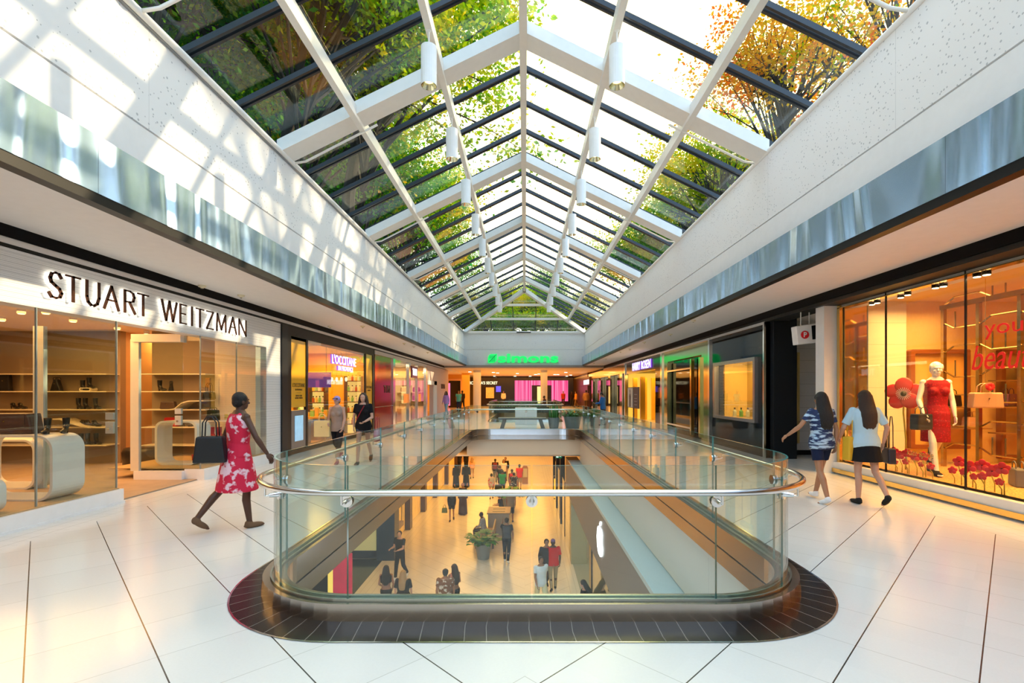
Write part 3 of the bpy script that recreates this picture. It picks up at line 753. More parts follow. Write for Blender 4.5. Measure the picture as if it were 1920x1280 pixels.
B().box(-12.2, -9.0, 10.78, 10.8, 1.7, 1.7)
grp = 'shoes on the shelves of the shoe shop'
k = 0
for (u, sh, kind, nn_) in ((158, 1, 'boot', 'with ankle strap'), (170, 1, 'boot', 'on a stand'), (27, 2, 'pump', 'nearest the left edge'), (41, 2, 'pump', 'beside its twin'), (150, 2, 'boot', 'by the glass door lock'),
                     (163, 2, 'boot', 'next to its twin'), (182, 2, 'boot', 'at the right end'), (158, 3, 'pump', 'left of three'), (167, 3, 'pump', 'middle of three'), (180, 3, 'pump', 'right of three'),
                     (155, 4, 'boot', 'above the floor, left'), (167, 4, 'boot', 'above the floor, middle'), (183, 4, 'boot', 'above the floor, right'),
                     (303, 1, 'boot', 'on the right wall beside the tall boot'), (352, 3, 'pump', 'on the right wall, low')):
    x = (u-UX)*10.6/FP
    z = Z5[sh]+.011+(.055 if u == 170 else 0)
    shoe(kind, (x, 10.6, z), R(-15 if kind == 'pump' else -25), LEATHER, f'black {"boot" if kind=="boot" else "pump"} on {["top","second","middle","fourth","lowest"][sh]} shelf of shoe shop, {nn_}', grp, sc=1.15)
o = B(); ringprism(o, rrect(-9.62, -9.38, 1.617, 1.69, .03), rrect(-9.605, -9.395, 1.632, 1.675, .02), 10.5, 10.68)
tag(o.build('display_stand', SHM), 'tiny rounded cream stand under a black boot on the second shelf', 'stand')
handbag((at(105, 0, 10.6).x, 10.62, 1.617), 0, .24, .26, .1, LEATHER, 'slouchy black handbag beside the glass door frame on second shelf', handle=.04, taper=.3)
handbag((at(8, 0, 10.6).x, 10.62, 1.617), 0, .26, .36, .1, LEATHER, 'tall black bag at the far left of the second shelf', handle=0)
handbag((at(321, 0, 10.6).x, 10.6, 1.617), 0, .10, .17, .05, LEATHER, 'small black heart shaped clutch on the right wall shelf', handle=.05, taper=.4)
handbag((at(316, 0, 10.6).x, 10.6, 1.226), 0, .34, .17, .1, BROWNL, 'brown duffel handbag on the middle shelf of the right wall', handle=.0)
handbag((at(392, 0, 10.6).x, 10.6, 1.44), 0, .26, .15, .1, LEATHER, 'black shoulder bag with tall strap on the wavy shelf', handle=.2)
handbag((at(322, 0, 10.6).x, 10.6, .847), 0, .3, .2, .12, REDL, 'red leather handbag on the right wall of the shoe shop', handle=.0, flap=True)
handbag((at(400, 0, 10.3).x, 10.3, 1.0), 0, .24, .22, .12, LEATHER, 'black buckled handbag on the tall white display block behind the walking woman', handle=.05, flap=True)
# curved white display pieces in the window
def loop_table(x0, x1, z0, z1, y0, y1, r, t, label, nm='display_table'):
    o = B(); ringprism(o, rrect(x0, x1, z0, z1, r, 8), rrect(x0+t, x1-t, z0+t*.7, z1-t*.7, r-t*.6, 8), y0, y1)
    q = o.build(nm, P((.86, .84, .80), .3, name='white_lacquer'), smooth=False)
    return tag(q, label, 'display table', 'rounded white display tables of the shoe shop')
loop_table(-7.15, -5.97, .216, 1.05, 6.15, 6.6, .2, .035, 'tall rounded white display table in the window, holding the brown bag')
loop_table(-8.0, -6.95, .216, .92, 6.9, 7.4, .16, .035, 'middle rounded white display table behind the tallest one')
loop_table(-6.9, -6.02, .216, .60, 5.25, 5.65, .12, .03, 'small rounded white display table at the left edge of the photo')
loop_table(-7.0, -6.2, .216, 1.05, 9.2, 9.6, .15, .045, 'white rounded display frame beside the far glass door')
loop_table(-6.62, -6.05, .216, .62, 9.75, 10.1, .1, .03, 'low white rounded display cube behind the walking woman')
loop_table(-6.75, -6.15, .64, 1.0, 10.2, 10.6, .08, .03, 'upper white display cube in front of the cream wall')
struct_ = None
handbag((-6.75, 6.4, 1.051), R(10), .62, .27, .22, BROWNL, 'large brown leather bag with wide strap in the shoe shop window', handle=.0, flap=True)
shoe('boot', (-6.25, 6.35, 1.051), R(-60), LEATHER, 'black boot on the tall white display table beside the brown bag, left of two', 'boots on the window table')
shoe('boot', (-6.1, 6.45, 1.051), R(-60), LEATHER, 'black boot on the tall white display table, right of two at the corner', 'boots on the window table')
shoe('pump', (-6.4, 9.45, .266), R(-20), REDL, 'red pump inside the white rounded frame, lower left of two', 'red shoes in the window')
shoe('boot', (-6.35, 9.95, .63), R(-20), REDL, 'red ankle boot with high heel on the low white cube, left one', 'red shoes in the window', sc=1.2)
shoe('boot', (-6.2, 9.95, .63), R(-20), REDL, 'red ankle boot with high heel on the low white cube, right one', 'red shoes in the window', sc=1.2)
shoe('pump', (-6.35, 10.4, 1.003), R(-20), P((.7, .45, .1), .4, name='multicolour_shoe', nscale=30, namt=.9), 'colourful ruffled sandal on the upper white cube', 'red shoes in the window')
t = T('cash_desk', 'glossy cream cash desk glowing at the back of the shoe shop', 'counter', (-9, 12.6, 0))
B().box(-8.9, -8.32, 12.65, 13.1, .02, 1.05).build('desk_body', P((.80, .58, .32), .4, name='cream_desk'), t, bev=.04)
B().box(-8.93, -8.3, 12.62, 13.13, 1.05, 1.09).build('desk_top', SHM, t)
t = T('ottoman', 'round black leather ottoman on the carpet of the shoe shop', 'ottoman', (-7.95, 10.2, .02))
B().loft([(-7.95, 10.2, .03, .32, .32), (-7.95, 10.2, .1, .38, .38), (-7.95, 10.2, .36, .40, .40), (-7.95, 10.2, .44, .36, .36)], 24).build('seat_cushion', LEATHER, t, smooth=True)
B().box(-8.1, -7.8, 10.05, 10.35, .02, .05).build('base', BLACK, t)
# ceiling spots
sp0 = None
for i, (u, v) in enumerate(((3, 594), (40, 580), (86, 580), (137, 596), (220, 611), (275, 620), (368, 638), (392, 640), (412, 642), (430, 645), (466, 650))):
    Y = FP*(2.95-EYE)/(VY-v); X = (u-UX)*Y/FP
    lab = f'{ORD[i] if i < 11 else "last"} small ceiling spotlight from the left inside the shoe shop'
    if sp0 is None:
        sp0 = T('ceiling_spotlight', lab, 'spotlight', (X, Y, 2.95), local=True, group='ceiling spots of the shoe shop')
        B().cone((0, 0, 0), (0, 0, -.07), .055, n=16).build('housing', P((.75, .72, .68), .4, name='white_housing'), sp0)
        B().cone((0, 0, -.071), (0, 0, -.076), .042, n=16).build('lamp_lens', EM((1, .55, .2), 6, 'spot_lens'), sp0)
    else: dup(sp0, (X, Y, 2.95), label=lab)
# ---- cosmetics shop
YEL = P((.80, .42, .015), .3, name='yellow_panel', coat=.5)
struct('wall_left', B().box(-6.3, -5.93, 12.05, 12.35, 0, 3.245).box(-6.3, -5.93, 18.95, 19.2, 0, 3.245).box(-6.3, -5.93, 12.35, 18.95, 3.02, 3.245).box(-6.3, -5.93, 12.35, 18.95, 0, .10), P((.012, .009, .009), .4, name='dark_brown_frame', spec=.25))
t = T('yellow_sign_panel', 'tall yellow panel with small dark lettering above a grey cabinet', 'panel', (-5.96, 12.8, .9))
B().box(-6.05, -5.95, 12.36, 13.2, 1.2, 3.02).build('panel_face', YEL, t)
DK = P((.05, .02, .01), .4, name='dark_print')
fit("L'OCCITANE", (-5.945, 12.8, 1.78), '+x', .68, .10, DK, parent=t, ext=.002)
fit("EN PROVENCE", (-5.945, 12.8, 1.66), '+x', .40, .045, DK, parent=t, ext=.002)
fit("————", (-5.945, 12.8, 1.58), '+x', .26, .006, DK, parent=t, ext=.002)
fit("SOIN DU CORPS", (-5.945, 12.8, 1.50), '+x', .36, .04, DK, parent=t, ext=.002)
fit("SAVONS ET PARFUMS", (-5.945, 12.8, 1.44), '+x', .42, .04, DK, parent=t, ext=.002)
t = T('directory_cabinet', 'grey wall cabinet with pale blue screen below the yellow panel', 'cabinet', (-5.96, 12.8, .1))
B().box(-6.1, -5.94, 12.38, 13.2, .12, 1.12).build('cabinet_body', P((.22, .20, .20), .4, .4, name='grey_cabinet'), t, bev=.01)
B().box(-5.945, -5.93, 12.56, 13.02, .32, .98).build('screen', P((.25, .42, .55), .2, name='screen_blue', emit=(.22, .42, .60), es=.7, nscale=6, namt=.4), t)
fit('←↑↓→', (-5.925, 12.8, .62), '+x', .3, .1, P((.05, .12, .2), .4, name='screen_mark'), parent=t, ext=.001) if False else None
t = T('yellow_sign_panel', 'narrow yellow panel with dark lettering next to the red shop panel', 'panel', (-5.96, 18.6, .1))
B().box(-6.05, -5.95, 18.2, 18.93, .12, 3.02).build('panel_face', YEL, t)
fit("L'OCCITANE", (-5.945, 18.57, 1.78), '+x', .62, .10, DK, parent=t, ext=.002)
fit("EN PROVENCE", (-5.945, 18.57, 1.66), '+x', .36, .05, DK, parent=t, ext=.002)
t = T('shop_window', 'large window of the cosmetics shop glowing amber, between two yellow panels', 'window', (-5.95, 15.6, .1))
for y0, y1 in ((13.32, 14.9), (14.92, 16.5), (16.52, 18.1)): B().box(-5.965, -5.953, y0, y1, .12, 3.02).build('glass_pane', WGLASS, t)
for y in (13.26, 18.15): B().box(-6.0, -5.93, y-.06, y+.05, .1, 3.02).build('mullion', P((.012, .009, .009), .4, name='dark_brown_frame', spec=.25), t)
sg = T('shop_sign', "glowing white letters reading L'OCCITANE EN PROVENCE in the amber window", 'sign', (-5.93, 15.9, 2.2))
VIO = P((.20, .08, .55), .4, name='violet_returns', emit=(.3, .1, .9), es=.6)
LW = EM((1, .96, 1), 1.5, 'sign_white')
for s, y, z, w, h in (("L'OCCITANE", 15.95, 2.62, 2.15, .30), ("EN PROVENCE", 16.05, 2.36, 1.35, .15)):
    fit(s, (-5.925, y, z), '+x', w, h, VIO, 'letter_sides', sg, ext=.02, bold=.0)
    fit(s, (-5.90, y, z), '+x', w*.98, h*.96, LW, 'letter_faces', sg, ext=.004, bold=.006)
struct('floor', B().box(-9.5, -5.98, 12.2, 29.6, .004, .015), P((.35, .22, .12), .35, name='shop_floor_wood', nscale=5, namt=.3))
struct('ceiling', B().box(-9.5, -5.98, 12.2, 29.6, 3.1, 3.2), P((.80, .60, .32), .6, name='amber_ceiling'))
struct('wall_left', B().box(-9.0, -8.85, 12.2, 19.1, 0, 3.1), P((.85, .50, .06), .6, name='amber_wall'))
struct('wall_front', B().box(-9.0, -5.98, 19.0, 19.2, 0, 3.1), P((.85, .46, .05), .6, name='amber_wall_end'))
struct('wall_back', B().box(-9.0, -6.2, 12.2, 12.35, 0, 3.1), P((.6, .30, .05), .6, name='amber_wall_start'))
random.seed(4)
SHD = P((.10, .045, .02), .5, name='dark_wood')
bot = None
BCOL = [P(c, .25, name='bottle_'+n_, emit=c, es=.15) for c, n_ in (((.9, .6, .1), 'amber'), ((.25, .55, .12), 'green'), ((.85, .8, .6), 'cream'), ((.5, .12, .03), 'rust'))]
def bottle(m, lab, loc, sc):
    t = T('cosmetic_bottle', lab, 'bottle', loc, 0, 'bottles and jars in the cosmetics shop', local=True)
    B().loft([(0, 0, 0, .03, .03), (0, 0, .09, .03, .03), (0, 0, .11, .012, .012), (0, 0, .125, .012, .012)], 10).build('flask', m, t, smooth=False)
    B().cone((0, 0, .125), (0, 0, .15), .014, n=8).build('cap', BLACK, t)
    t.scale = (sc,)*3
    return t
for si, (x0, x1, y, nm) in enumerate(((-8.8, -8.0, 18.7, 'far left'), (-7.6, -7.0, 17.2, 'middle'), (-6.9, -6.2, 18.7, 'far right'))):
    t = T('display_shelving', f'dark shelving unit of bottles at the {nm} of the cosmetics shop', 'shelving', ((x0+x1)/2, y, .015))
    B().box(x0, x0+.05, y-.15, y+.15, .015, 2.2).box(x1-.05, x1, y-.15, y+.15, .015, 2.2).build('side_panels', SHD, t)
    B().box(x0+.05, x1-.05, y+.1, y+.15, .015, 2.2).build('back_panel', EM((1, .62, .15), 1.1, 'lit_back'), t)
    for j, z in enumerate((.35, .8, 1.2, 1.6, 2.0)):
        B().box(x0+.05, x1-.05, y-.15, y+.1, z, z+.03).build('shelf_board', SHD, t)
        nb = 4
        for q in range(nb):
            bottle(BCOL[(q+j+si) % 4], f'{["amber","green","cream","rust"][(q+j+si)%4]} bottle on the {["lowest","second","third","fourth","top"][j]} shelf of the {nm} unit, number {["one","two","three","four"][q]} from the left', (x0+.13+(x1-x0-.26)*q/(nb-1), y-.02, z+.03), 1.5)
for i, (x, y) in enumerate(((-6.85, 14.3), (-6.9, 16.4))):
    t = T('display_table', f'{["front","rear"][i]} wooden display table of gift boxes in the cosmetics shop', 'table', (x, y, .015))
    B().box(x-.4, x+.4, y-.5, y+.5, .72, .78).build('table_top', P((.75, .45, .12), .4, name='honey_wood'), t)
    B().box(x-.36, x+.36, y-.46, y+.46, .015, .72).build('table_base', P((.12, .09, .07), .5, name='dark_base'), t)
    for q in range(5):
        bx = x-.3+.15*q
        g = T('gift_box', f'small {"green" if q%2 else "yellow"} gift box, {ORD[q]} along the {["front","rear"][i]} table', 'box', (bx, y-.25, .78), 0, 'gift boxes on the tables', local=True)
        h = .12+.08*(q % 3)
        B().box(-.055, .055, -.05, .05, 0, h).build('box_body', BCOL[1] if q % 2 else P((.9, .55, .05), .4, name='yellow_box'), g)
        B().box(-.06, .06, -.055, .055, h, h+.03).build('box_lid', P((.8, .7, .3), .4, name='pale_lid'), g)
t = T('hanging_screen', 'dark blue screen hanging in the cosmetics shop below the sign', 'screen', (-6.9, 16.2, 2.0))
B().box(-7.35, -6.45, 16.15, 16.2, 1.75, 2.25).build('screen_panel', P((.04, .03, .20), .3, name='indigo_screen', emit=(.06, .03, .28), es=.6, nscale=3, namt=.6), t)
B().tube([(-7.2, 16.17, 2.25), (-7.2, 16.17, 3.1)], .008, 6).tube([(-6.6, 16.17, 2.25), (-6.6, 16.17, 3.1)], .008, 6).build('hanger', BLACK, t)
for i in range(4):
    x = -6.9+.17*i
    t = T('pendant_bulb', f'glowing glass pendant in the cosmetics shop, {ORD[i]} from the left', 'lamp', (x, 17.4, 2.0), 0, 'pendant bulbs in the cosmetics shop')
    B().tube([(x, 17.4, 2.12), (x, 17.4, 3.1)], .005, 5).build('cord', BLACK, t)
    B().ell((x, 17.4, 2.05), (.045, .045, .08)).build('glass_bulb', EM((1, .8, .45), 2.2, 'bulb_glow'), t, smooth=True)
# ---- luggage shop
REDG = P((.30, .003, .008), .12, name='red_back_painted_glass', spec=.3)
t = T('red_glass_panel', 'tall glossy red glass panel with dark TUMI lettering', 'panel', (-5.95, 20.6, 0))
B().box(-6.05, -5.93, 19.25, 21.75, .03, 3.1).build('panel_face', REDG, t)
B().box(-5.93, -5.915, 19.25, 21.75, .98, 1.0).build('joint_strip', STEEL, t)
fit('TUMI', (-5.925, 20.9, 1.72), '+x', .95, .32, P((.05, .03, .03), .25, .7, name='smoked_letters'), parent=t, ext=.01, bold=.02)
struct('trim_15', B().box(-6.05, -5.90, 19.2, 29.3, 3.1, 3.245), P((.62, .56, .54), .4, name='pinkish_beam'))
for i, (y0, y1) in enumerate(((21.75, 22.1), (24.75, 25.05), (26.7, 26.9), (29.0, 29.3))):
    struct(f'trim_{16+i}', B().box(-6.05, -5.88, y0, y1, 0, 3.1), CHROME)
for i, (y0, y1) in enumerate(((22.1, 24.75), (25.05, 26.7), (26.9, 29.0))):
    t = T('shop_window', f'tall luggage shop window between mirrored posts, {ORD[i]} after the red panel', 'window', (-5.95, (y0+y1)/2, 0))
    B().box(-5.965, -5.953, y0, y1, .03, 3.1).build('glass_pane', WGLASS, t)
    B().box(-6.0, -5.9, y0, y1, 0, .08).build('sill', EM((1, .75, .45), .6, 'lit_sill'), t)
sg = T('shop_sign', 'small square violet sign with white TUMI letters over the luggage shop door', 'sign', (-5.9, 25.8, 2.4))
B().box(-5.95, -5.85, 25.2, 26.5, 2.35, 2.95).build('sign_box', P((.10, .012, .05), .4, name='maroon_box'), sg)
fit('TUMI', (-5.84, 25.85, 2.65), '+x', .95, .36, LW, 'letter_faces', sg, ext=.01, bold=.03)
struct('wall_left', B().box(-9.0, -8.85, 19.2, 29.5, 0, 3.1), P((.80, .64, .42), .6, name='cream_shop_wall'))
struct('wall_front', B().box(-9.0, -6.0, 29.4, 29.6, 0, 3.1), P((.80, .66, .46), .6, name='cream_end_wall'))
for i, (x, y, z) in enumerate(((-8.6, 23.2, 1.1), (-8.6, 24.2, 1.1), (-8.6, 23.2, 1.6), (-8.6, 24.2, 1.6), (-6.5, 22.7, .015), (-6.5, 23.5, .015), (-6.6, 24.3, .015), (-6.5, 27.3, .015), (-6.5, 28.2, .015), (-6.6, 26.0, .015), (-7.2, 29.1, 1.1), (-6.5, 29.1, 1.1), (-7.2, 29.1, 1.6), (-6.5, 29.1, 1.6))):
    suit = z < .1
    nm = 'suitcase' if suit else 'travel_bag'
    tt = T(nm, f'black {"suitcase standing on the floor" if suit else "travel bag on a shelf"} of the luggage shop, {(ORD+["thirteenth","fourteenth"])[i]} one', 'luggage', (x, y, z), R(20*(i % 3)), 'luggage in the luggage shop', local=True)
    w, h = (.42, .62+.1*(i % 2)) if suit else (.4, .28)
    B().box(-w/2, w/2, -.13, .13, 0, h).build('case_body', P((.02, .02, .025) if i % 3 else (.30, .07, .02), .35, name='case_shell_%d' % (i % 3)), tt, bev=.04)
    B().tube([(-.1, 0, h-.02), (-.1, 0, h+(.25 if suit else .1)), (.1, 0, h+(.25 if suit else .1)), (.1, 0, h-.02)], .01, 6).build('handle', CHAR, tt)
for i, z in enumerate((1.07, 1.57)):
    tag(B().box(-9.0, -8.3, 22.3, 24.8, z, z+.03).build('wall_shelf', SHM), f'{["lower","upper"][i]} cream shelf behind the first luggage shop window', 'shelf')
    tag(B().box(-7.7, -6.1, 28.9, 29.35, z, z+.03).build('wall_shelf', SHM), f'{["lower","upper"][i]} cream shelf on the end wall of the luggage shop', 'shelf')
tag(B().box(-5.95, -5.94, 23.9, 24.7, 1.05, 1.5).build('window_poster', EM((.9, .22, .02), .8, 'orange_print')), 'orange poster in the first luggage shop window', 'poster')
tag(B().box(-5.95, -5.94, 27.1, 27.8, 1.05, 1.5).build('window_poster', EM((.9, .22, .02), .8, 'orange_print')), 'orange poster in the last luggage shop window', 'poster')
# ---- plain wall with a clothes window and small sign
PINK = P((.62, .45, .40), .55, name='rose_stone', nscale=20, namt=.15)
struct('wall_left', B().box(-6.2, -5.9, 29.3, 37.5, 2.05, 3.245).box(-6.2, -5.9, 31.6, 37.5, 0, 2.05).box(-6.2, -5.9, 29.3, 29.5, 0, 2.05), PINK)
struct('trim_20', B().box(-5.95, -5.87, 31.55, 32.5, 0, 2.3).box(-5.95, -5.87, 29.35, 32.5, 2.05, 2.3), P((.72, .70, .68), .5, name='pale_surround'))
sg = T('shop_sign', 'small dark letters reading TALBOTS on the rose stone wall', 'sign', (-5.88, 35.0, 1.9))
fit('TALBOTS', (-5.88, 35.0, 2.0), '+x', 1.5, .34, DK, 'letter_faces', sg, ext=.02, bold=.02)
for i, c in enumerate(((.85, .45, .05), (.5, .03, .2), (.05, .07, .15))):
    t = T('clothes_dummy', f'{["orange","magenta","navy"][i]} dressed dummy in the far left clothes window', 'mannequin', (-6.7, 29.9+.6*i, 0), 0, 'dummies in the clothes window')
    x, y = -6.7, 29.9+.6*i
    B().loft([(x, y, .75, .2, .15), (x, y, 1.1, .13, .1), (x, y, 1.4, .2, .12), (x, y, 1.5, .06, .06)], 12).build('garment', P(c, .7, name=f'dummy_cloth_{i}'), t, smooth=True)
    B().ell((x, y, 1.65), (.08, .09, .12)).tube([(x, y, .02), (x, y, .8)], .03, 8).build('stand', WHITE, t)
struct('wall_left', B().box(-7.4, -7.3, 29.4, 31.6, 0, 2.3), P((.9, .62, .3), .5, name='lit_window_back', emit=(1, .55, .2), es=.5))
# ================================================================= PEOPLE BUILDER
def pat(c1, c2, scale, th, name, kind='noise', stretch=(1, 1, 1), rough=.8):
    m, N, L = newmat(name)
    o = N.new('ShaderNodeOutputMaterial'); b = N.new('ShaderNodeBsdfPrincipled'); L.new(b.outputs[0], o.inputs[0]); b.inputs['Roughness'].default_value = rough
    tcn = N.new('ShaderNodeTexCoord'); mp = N.new('ShaderNodeMapping'); mp.inputs['Scale'].default_value = stretch; L.new(tcn.outputs['Object'], mp.inputs[0])
    if kind == 'stripe':
        t = N.new('ShaderNodeTexWave'); t.bands_direction = 'Z'; t.inputs['Scale'].default_value = scale; t.inputs['Distortion'].default_value = 1.5; src = t.outputs[1]
    elif kind == 'spot':
        t = N.new('ShaderNodeTexVoronoi'); t.inputs['Scale'].default_value = scale; src = t.outputs['Distance']
    else:
        t = N.new('ShaderNodeTexNoise'); t.inputs['Scale'].default_value = scale; t.inputs['Detail'].default_value = 3; src = t.outputs[0]
    L.new(mp.outputs[0], t.inputs['Vector'])
    k = N.new('ShaderNodeMapRange'); k.inputs[1].default_value = th-.03; k.inputs[2].default_value = th+.03; L.new(src, k.inputs[0])
    mx = N.new('ShaderNodeMix'); mx.data_type = 'RGBA'; L.new(k.outputs[0], mx.inputs[0]); mx.inputs[6].default_value = (*c1, 1); mx.inputs[7].default_value = (*c2, 1)
    L.new(mx.outputs[2], b.inputs['Base Color'])
    return m
def CL(c, nm='cloth'): return P(c, .85, name=nm+'_cloth', spec=.2, bump=.25, bscale=9)
def SK(c): return P(c, .5, name='skin', spec=.4)
DARKSK, MIDSK, FAIRSK = (.085, .035, .02), (.30, .15, .09), (.55, .31, .22)
HB, HBR, HBL = (.006, .005, .005), (.035, .016, .009), (.35, .22, .10)
def person(label, x, y, z, face, H=1.72, skin=MIDSK, hair=('short', HB), top=('tee', None), bottom=('pants', None), shoes=(.02, .02, .02),
           stride=18, legs=None, arms=None, lean=2, look=0, fem=False, vox=.011, wide=1., group=None, nod=0, eyes=False, name='person', flip=False, heel=0):
    t = T(name, label, 'mannequin' if name == 'mannequin' else 'person', (x, y, z), R(face), group, local=True)
    s = H/1.72; t.scale = (s, s, s)
    if legs is None:
        a = stride; legs = ((a, 4), (-a*.8, 24)) if not flip else ((-a*.8, 24), (a, 4))   # (thigh forward, knee bend) left,right
    if arms is None:
        q = stride*.9; arms = ((-q, 9, 14, 2), (q, 9, 14, 2)) if not flip else ((q, 9, 14, 2), (-q, 9, 14, 2))
    J = []
    for sx, (a, k) in zip((-1, 1), legs):
        hp = Vector((sx*.088*wide, 0, .93)); kn = hp+Vector((0, math.sin(R(a)), -math.cos(R(a))))*.435
        an = kn+Vector((sx*-.01, math.sin(R(a-k)), -math.cos(R(a-k))))*.415
        pt = (a-k)*.9 if a-k < 0 else 0
        fd = Vector((sx*.12, math.cos(R(pt)), math.sin(R(pt)))); J.append((hp, kn, an, fd, pt))
    low = min(min(j[2].z-.075*math.cos(R(j[4])), (j[2]+j[3]*.17).z-.05) for j in J)
    dz = -low
    for j in J:
        for v in j[:3]: v.z += dz
    Ml = Matrix.Translation((0, 0, .93+dz)) @ Matrix.Rotation(R(-lean), 4, 'X') @ Matrix.Translation((0, 0, -.93))
    Mh = Ml @ Matrix.Translation((0, 0, 1.50)) @ Matrix.Rotation(R(look), 4, 'Z') @ Matrix.Rotation(R(-nod), 4, 'X') @ Matrix.Translation((0, 0, -1.50))
    mw = .90 if fem else 1.
    def torso(inf, z0=.84, z1=1.5, sh=1., flare=0):
        rg = [(.84, .158, .105), (.93, .172 if fem else .162, .118), (1.0, .16 if fem else .155, .108), (1.08, .128 if fem else .148, .095), (1.2, .140 if fem else .158, .10),
              (1.32, .158 if fem else .178, .113), (1.40, .165 if fem else .188, .095), (1.45, .12, .075), (1.5, .065, .058)]
        out_ = []
        for (zz, rx, ry) in rg:
            if z0-.001 <= zz <= z1+.001:
                f = flare*max(0, (1.2-zz))
                out_.append((0, -.01 if zz > 1.1 else -.005, zz, (rx*wide+inf+f)*(sh if zz > 1.35 else 1), ry*(1+.6*(wide-1))+inf+f))
        return out_
    AR = []
    for sx, (a, ab, e, inw) in zip((-1, 1), arms):
        sh = Vector((sx*.172*mw*wide*1.03, -.01, 1.415))
        u = Vector((sx*math.sin(R(ab)), math.sin(R(a))*math.cos(R(ab)), -math.cos(R(a))*math.cos(R(ab))))
        fo = Vector((-sx*math.sin(R(inw)), math.sin(R(a+e))*math.cos(R(inw)), -math.cos(R(a+e))*math.cos(R(inw))))
        AR.append((sh, sh+u*.28, sh+u*.28+fo*.245, fo, sx))
    g = (.92 if fem else 1.)
    # body: one continuous surface
    b = B(); b.loft(torso(0), 20, M=Ml)
    if fem:
        for sx in (-1, 1): b.ell(Ml @ Vector((sx*.07, .085, 1.285)), (.055, .05, .055), 10, 8)
    b.ell(Ml @ Vector((0, -.045, .90)), (.135, .085, .09), 12, 8)
    for (hp, kn, an, fd, pt) in J:
        b.cone(hp, kn, .083*g, .052*g).ell(hp, .085*g, 10, 8).ell(kn, .053*g, 10, 8)
        mid = kn+(an-kn)*.3+Vector((0, -.018, 0)); b.cone(kn, mid, .05*g, .053*g).cone(mid, an, .053*g, .034*g).ell(mid, .053*g, 10, 8).ell(an, .036, 8, 6)
        rt = fd.to_track_quat('Y', 'Z').to_matrix()
        b.ell(an+fd*.06+Vector((0, 0, -.045)), (.036, .10, .028), 10, 8, rt).ell(an+fd*.135+Vector((0, 0, -.052)), (.038, .045, .018), 8, 6, rt).cone(an, an+Vector((0, -.02, -.05)), .034, .03)
    for (sh, el, wr, fo, sx) in AR:
        sh, el, wr = Ml @ sh, Ml @ el, Ml @ wr; fo = (wr-el).normalized()
        b.cone(sh, el, .045*g, .036*g).ell(sh, .052*g, 10, 8).ell(el, .037*g, 8, 6).cone(el, el+(wr-el)*.3, .036*g, .038*g).cone(el+(wr-el)*.3, wr, .038*g, .024*g)
        fw = Vector((0, 1, 0)); fw = (fw-fo*fw.dot(fo)); fw = fw.normalized() if fw.length > .2 else Vector((0, 0, 1)); nn_ = fo.cross(fw)*1.
        if nn_.x*sx > 0: nn_ = -nn_
        rt = Matrix((nn_, fw, fo)).transposed()
        b.ell(wr+fo*.045, (.014, .036, .05), 10, 8, rt)
        for i, (ox, ln) in enumerate(((.028, .070), (.010, .080), (-.009, .074), (-.027, .058))):
            p0 = wr+fo*.075+fw*ox; d1 = (fo+nn_*.35).normalized(); p1 = p0+d1*ln*.5; d2 = (fo+nn_*1.2).normalized(); p2 = p1+d2*ln*.5
            b.cone(p0, p1, .0085, .008, 6).cone(p1, p2, .008, .007, 6).ell(p2, .007, 6, 4)
        p0 = wr+fo*.02+fw*.026; p1 = p0+(fw*.75+fo+nn_*.3).normalized()*.045; p2 = p1+(fo+nn_*.4).normalized()*.03
        b.cone(p0, p1, .011, .010, 6).cone(p1, p2, .010, .008, 6).ell(p2, .008, 6, 4)
    b.cone(Ml @ Vector((0, -.02, 1.40)), Mh @ Vector((0, .0, 1.57)), .056*g, .050*g)
    rh = Mh.to_3x3()
    b.ell(Mh @ Vector((0, -.005, 1.628)), (.072, .088, .090), 16, 12, rh).ell(Mh @ Vector((0, .03, 1.565)), (.052, .055, .060), 12, 8, rh).ell(Mh @ Vector((0, .042, 1.545)), (.030, .042, .035), 10, 8, rh)
    b.cone(Mh @ Vector((0, .080, 1.622)), Mh @ Vector((0, .103, 1.588)), .008, .015, 8).ell(Mh @ Vector((0, .092, 1.588)), (.016, .014, .010), 8, 6, rh)
    b.ell(Mh @ Vector((0, .078, 1.638)), (.045, .014, .010), 8, 6, rh).ell(Mh @ Vector((0, .078, 1.560)), (.022, .012, .009), 8, 6, rh)
    for sx in (-1, 1): b.ell(Mh @ Vector((sx*.074, -.005, 1.605)), (.010, .020, .032), 8, 6, rh).ell(Mh @ Vector((sx*.034, .062, 1.592)), (.022, .018, .018), 8, 6, rh)
    body = b.build('body', skin if not isinstance(skin, tuple) else SK(skin), t, smooth=True, vox=vox*(.62 if vox < .01 else .8), sm=2)
    if eyes:
        e = B(); p_ = B()
        for sx in (-1, 1):
            e.ell(Mh @ Vector((sx*.030, .0755, 1.618)), (.012, .008, .006), 8, 6, rh); p_.ell(Mh @ Vector((sx*.030, .0825, 1.618)), (.005, .003, .005), 8, 6, rh)
        e.build('eyes', P((.8, .78, .75), .3, name='eye_white'), body); p_.build('pupils', P((.03, .015, .01), .2, name='eye_dark'), body)
        l = B().ell(Mh @ Vector((0, .0905, 1.560)), (.021, .005, .007), 10, 6, rh).build('lips', P((.45, .10, .09), .4, name='lip'), body, smooth=True)
    # clothes
    kt, mt = top
